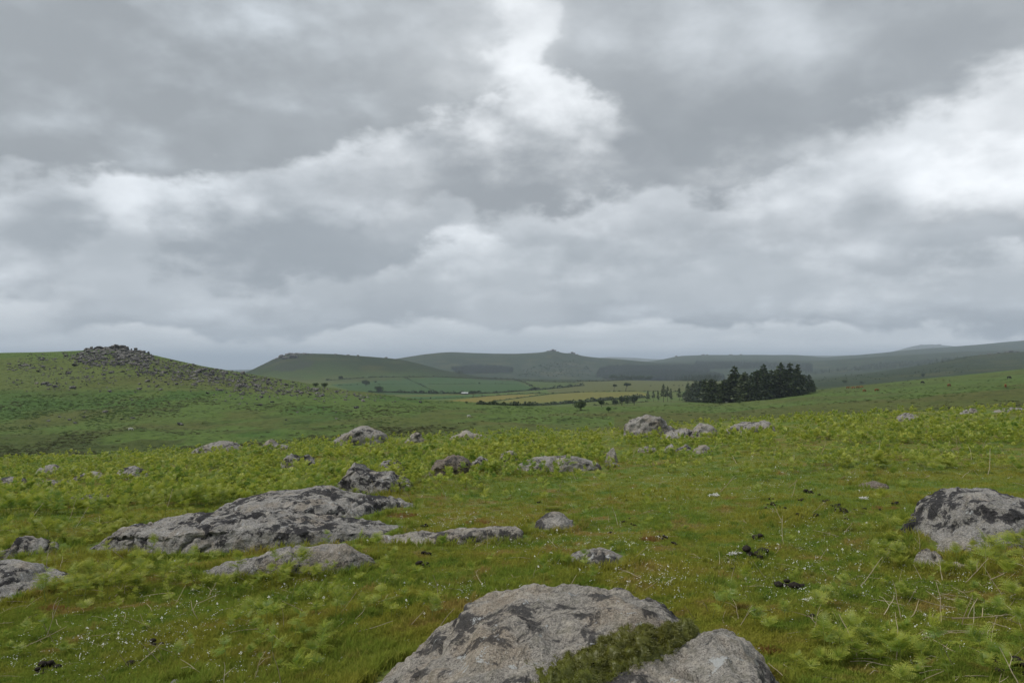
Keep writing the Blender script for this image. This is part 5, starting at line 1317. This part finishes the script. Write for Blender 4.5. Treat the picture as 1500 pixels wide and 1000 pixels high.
# ---------------------------------------------------------------- grazing animals
M_COW = mat_plain('brown_hide', (0.22, .085, .03), .8, .3, 4); M_COWB = mat_plain('black_hide', (0.018, .016, .015), .7, .3, 4); M_SHEEP = mat_plain('fleece', (0.62, .60, .54), 1, .2, 12)
def beast(name, mat, grazing=True, sheep=False):
    """One skinned body: trunk, neck, head, four jointed legs and a tail."""
    J = [((0, 0, 1.08), .34), ((-.62, 0, 1.12), .33), ((.55, 0, 1.10), .33), ((.82, 0, 1.12), .22), ((1.12, 0, .80 if grazing else 1.35), .15), ((1.28, 0, .42 if grazing else 1.45), .13), ((1.46, 0, .20 if grazing else 1.36), .085)]
    E = [(0, 1), (0, 2), (2, 3), (3, 4), (4, 5), (5, 6)]
    def chain(par, pts):
        q = par
        for p, r in pts: J.append((p, r)); E.append((q, len(J) - 1)); q = len(J) - 1
    for s in (-1, 1):
        chain(2, [((.56, s * .2, .78), .14), ((.54, s * .2, .42), .075), ((.56, s * .2, .04), .055)])
        chain(1, [((-.66, s * .2, .80), .17), ((-.76, s * .2, .46), .08), ((-.68, s * .2, .04), .055)])
        chain(5, [((1.24, s * .16, .52 if grazing else 1.56), .035)])
    chain(1, [((-.98, 0, 1.10), .05), ((-1.04, 0, .6), .025)])
    me = bpy.data.meshes.new(name); me.from_pydata([j[0] for j in J], E, []); me.materials.append(mat)
    o = bpy.data.objects.new(name, me)
    COL.objects.link(o)
    sk = o.modifiers.new('skin', 'SKIN'); sk.use_smooth_shade = True
    for i, j in enumerate(J): me.skin_vertices[0].data[i].radius = (j[1], j[1]) if not sheep else (j[1] * 1.15, j[1] * 1.15)
    me.skin_vertices[0].data[0].use_root = True
    ss = o.modifiers.new('subd', 'SUBSURF'); ss.levels = 1; ss.render_levels = 1
    return o
protos = {}
def herd(kind, mat, spots, sheep=False, scale=1.0, name='cow'):
    for i, (x, y, lab, ang) in enumerate(spots):
        g = i % 3 != 2; key = (kind, g)
        if key not in protos: protos[key] = beast(name, mat, g, sheep); o = protos[key]
        else: o = protos[key].copy(); COL.objects.link(o)
        o.location = hit(x, y)[0] - np.array([0, 0, .02]); o.scale = (scale,) * 3; o.rotation_euler = (0, 0, ang)
        tag(o, lab, 'sheep' if sheep else 'cow', 'flock under the plantation' if sheep else 'cattle grazing on the moor')
herd('brown', M_COW, [(1266, 574.5, 'brown cow alone below the herd, left of two', .4), (1284, 573.5, 'brown cow alone below the herd, right of two', .2), (1242, 569.5, 'brown cow in the herd by the wall, leftmost', .1), (1250, 569.6, 'brown cow in the herd by the wall, second from left', 3.0), (1256, 569, 'brown cow in the herd by the wall, middle', .3), (1262, 568.6, 'brown cow in the herd by the wall, right end', 2.8), (1473, 568, 'brown cow by itself near the right edge', 1.0), (1390, 566.5, 'brown cow on the middle of the right slope', .5)], scale=.9)
herd('black', M_COWB, [(1351, 562, 'black cow high on the right slope', .3), (1478, 555, 'black cow near the skyline at far right', .2), (987, 565, 'black cow in the far pasture, leftmost', .2), (995, 565.5, 'black cow in the far pasture behind the pines', 2.9), (1000, 565, 'black cow in the far pasture next to the plantation', .4), (953, 565.5, 'black cow alone in the far pasture right of the windswept trees', .3), (843, 564, 'black cow in the upper pasture left of the windswept trees', .1)], scale=1.0)
herd('sheep', M_SHEEP, [(1085, 587.6, 'white sheep under the plantation, left of three', .1), (1089, 587.4, 'white sheep under the plantation, middle of three', 2.9), (1107, 586.4, 'white sheep under the plantation, right of three', .2), (686.5, 611, 'white sheep lying out on the open moor left of centre', .4), (191, 630.5, 'white sheep on the valley side below the tor', .5)], True, .5, 'sheep')

# farm shed glimpsed behind the hedge
e = empty('farm_shed', hit(681, 577.2)[0]); tag(e, 'low farm shed with a pale roof behind the hedge beside the flat topped tree', 'shed')
M_ROOF = mat_plain('pale_roof', (0.55, .56, .58), .5, .1, 2); M_WALL = mat_plain('shed_wall', (0.10, .10, .10), .9, .2, 2)
sY = e.location.y; k_ = sY / F
def boxmesh(name, sx, sy, sz, mat):
    bm = bmesh.new(); bmesh.ops.create_cube(bm, size=1); bmesh.ops.scale(bm, vec=(sx, sy, sz), verts=bm.verts); bmesh.ops.bevel(bm, geom=bm.edges[:], offset=.05, segments=1, affect='EDGES'); me = bpy.data.meshes.new(name); bm.to_mesh(me); bm.free(); me.materials.append(mat); return me
o = link(bpy.data.objects.new('wall', boxmesh('wall', 9 * k_, 5, 1.8 * k_, M_WALL)), e); o.location.z = .9 * k_
bm = bmesh.new(); vs_ = [bm.verts.new(v) for v in [(-4.8 * k_, -2.9, 0), (4.8 * k_, -2.9, 0), (4.8 * k_, 0, 1.0 * k_), (-4.8 * k_, 0, 1.0 * k_), (-4.8 * k_, 2.9, 0), (4.8 * k_, 2.9, 0)]]
for f in [(0, 1, 2, 3), (3, 2, 5, 4), (0, 3, 4), (1, 5, 2)]: bm.faces.new([vs_[i] for i in f])
me = bpy.data.meshes.new('roof'); bm.to_mesh(me); bm.free(); me.materials.append(M_ROOF); o = link(bpy.data.objects.new('roof', me), e); o.location.z = 1.81 * k_

# ---------------------------------------------------------------- haze
hz, hnt, hb = new_mat('haze_air'); hnt.nodes.remove(hb)
pv = hnt.nodes.new('ShaderNodeVolumePrincipled'); pv.inputs['Color'].default_value = (.74, .86, 1.0, 1); pv.inputs['Density'].default_value = 1.05e-4; pv.inputs['Anisotropy'].default_value = .0
hnt.links.new(pv.outputs[0], hnt.nodes['Material Output'].inputs['Volume'])
zmin = float(GZ.min()) - 1.0; zmax = max(float(GZ.max()), 60.0) + 30.0; Lh = 41000.0 / math.cos(a_hi) + 600
bm = bmesh.new(); bmesh.ops.create_cube(bm, size=1); bmesh.ops.scale(bm, vec=(2 * Lh, 2 * Lh, zmax - zmin), verts=bm.verts); bmesh.ops.translate(bm, vec=(0, 0, (zmin + zmax) / 2), verts=bm.verts)
me = bpy.data.meshes.new('haze'); bm.to_mesh(me); bm.free(); me.materials.append(hz)
o = link(bpy.data.objects.new('haze', me)); tag(o, 'thin pale air over the whole moor', 'haze', kind='stuff')
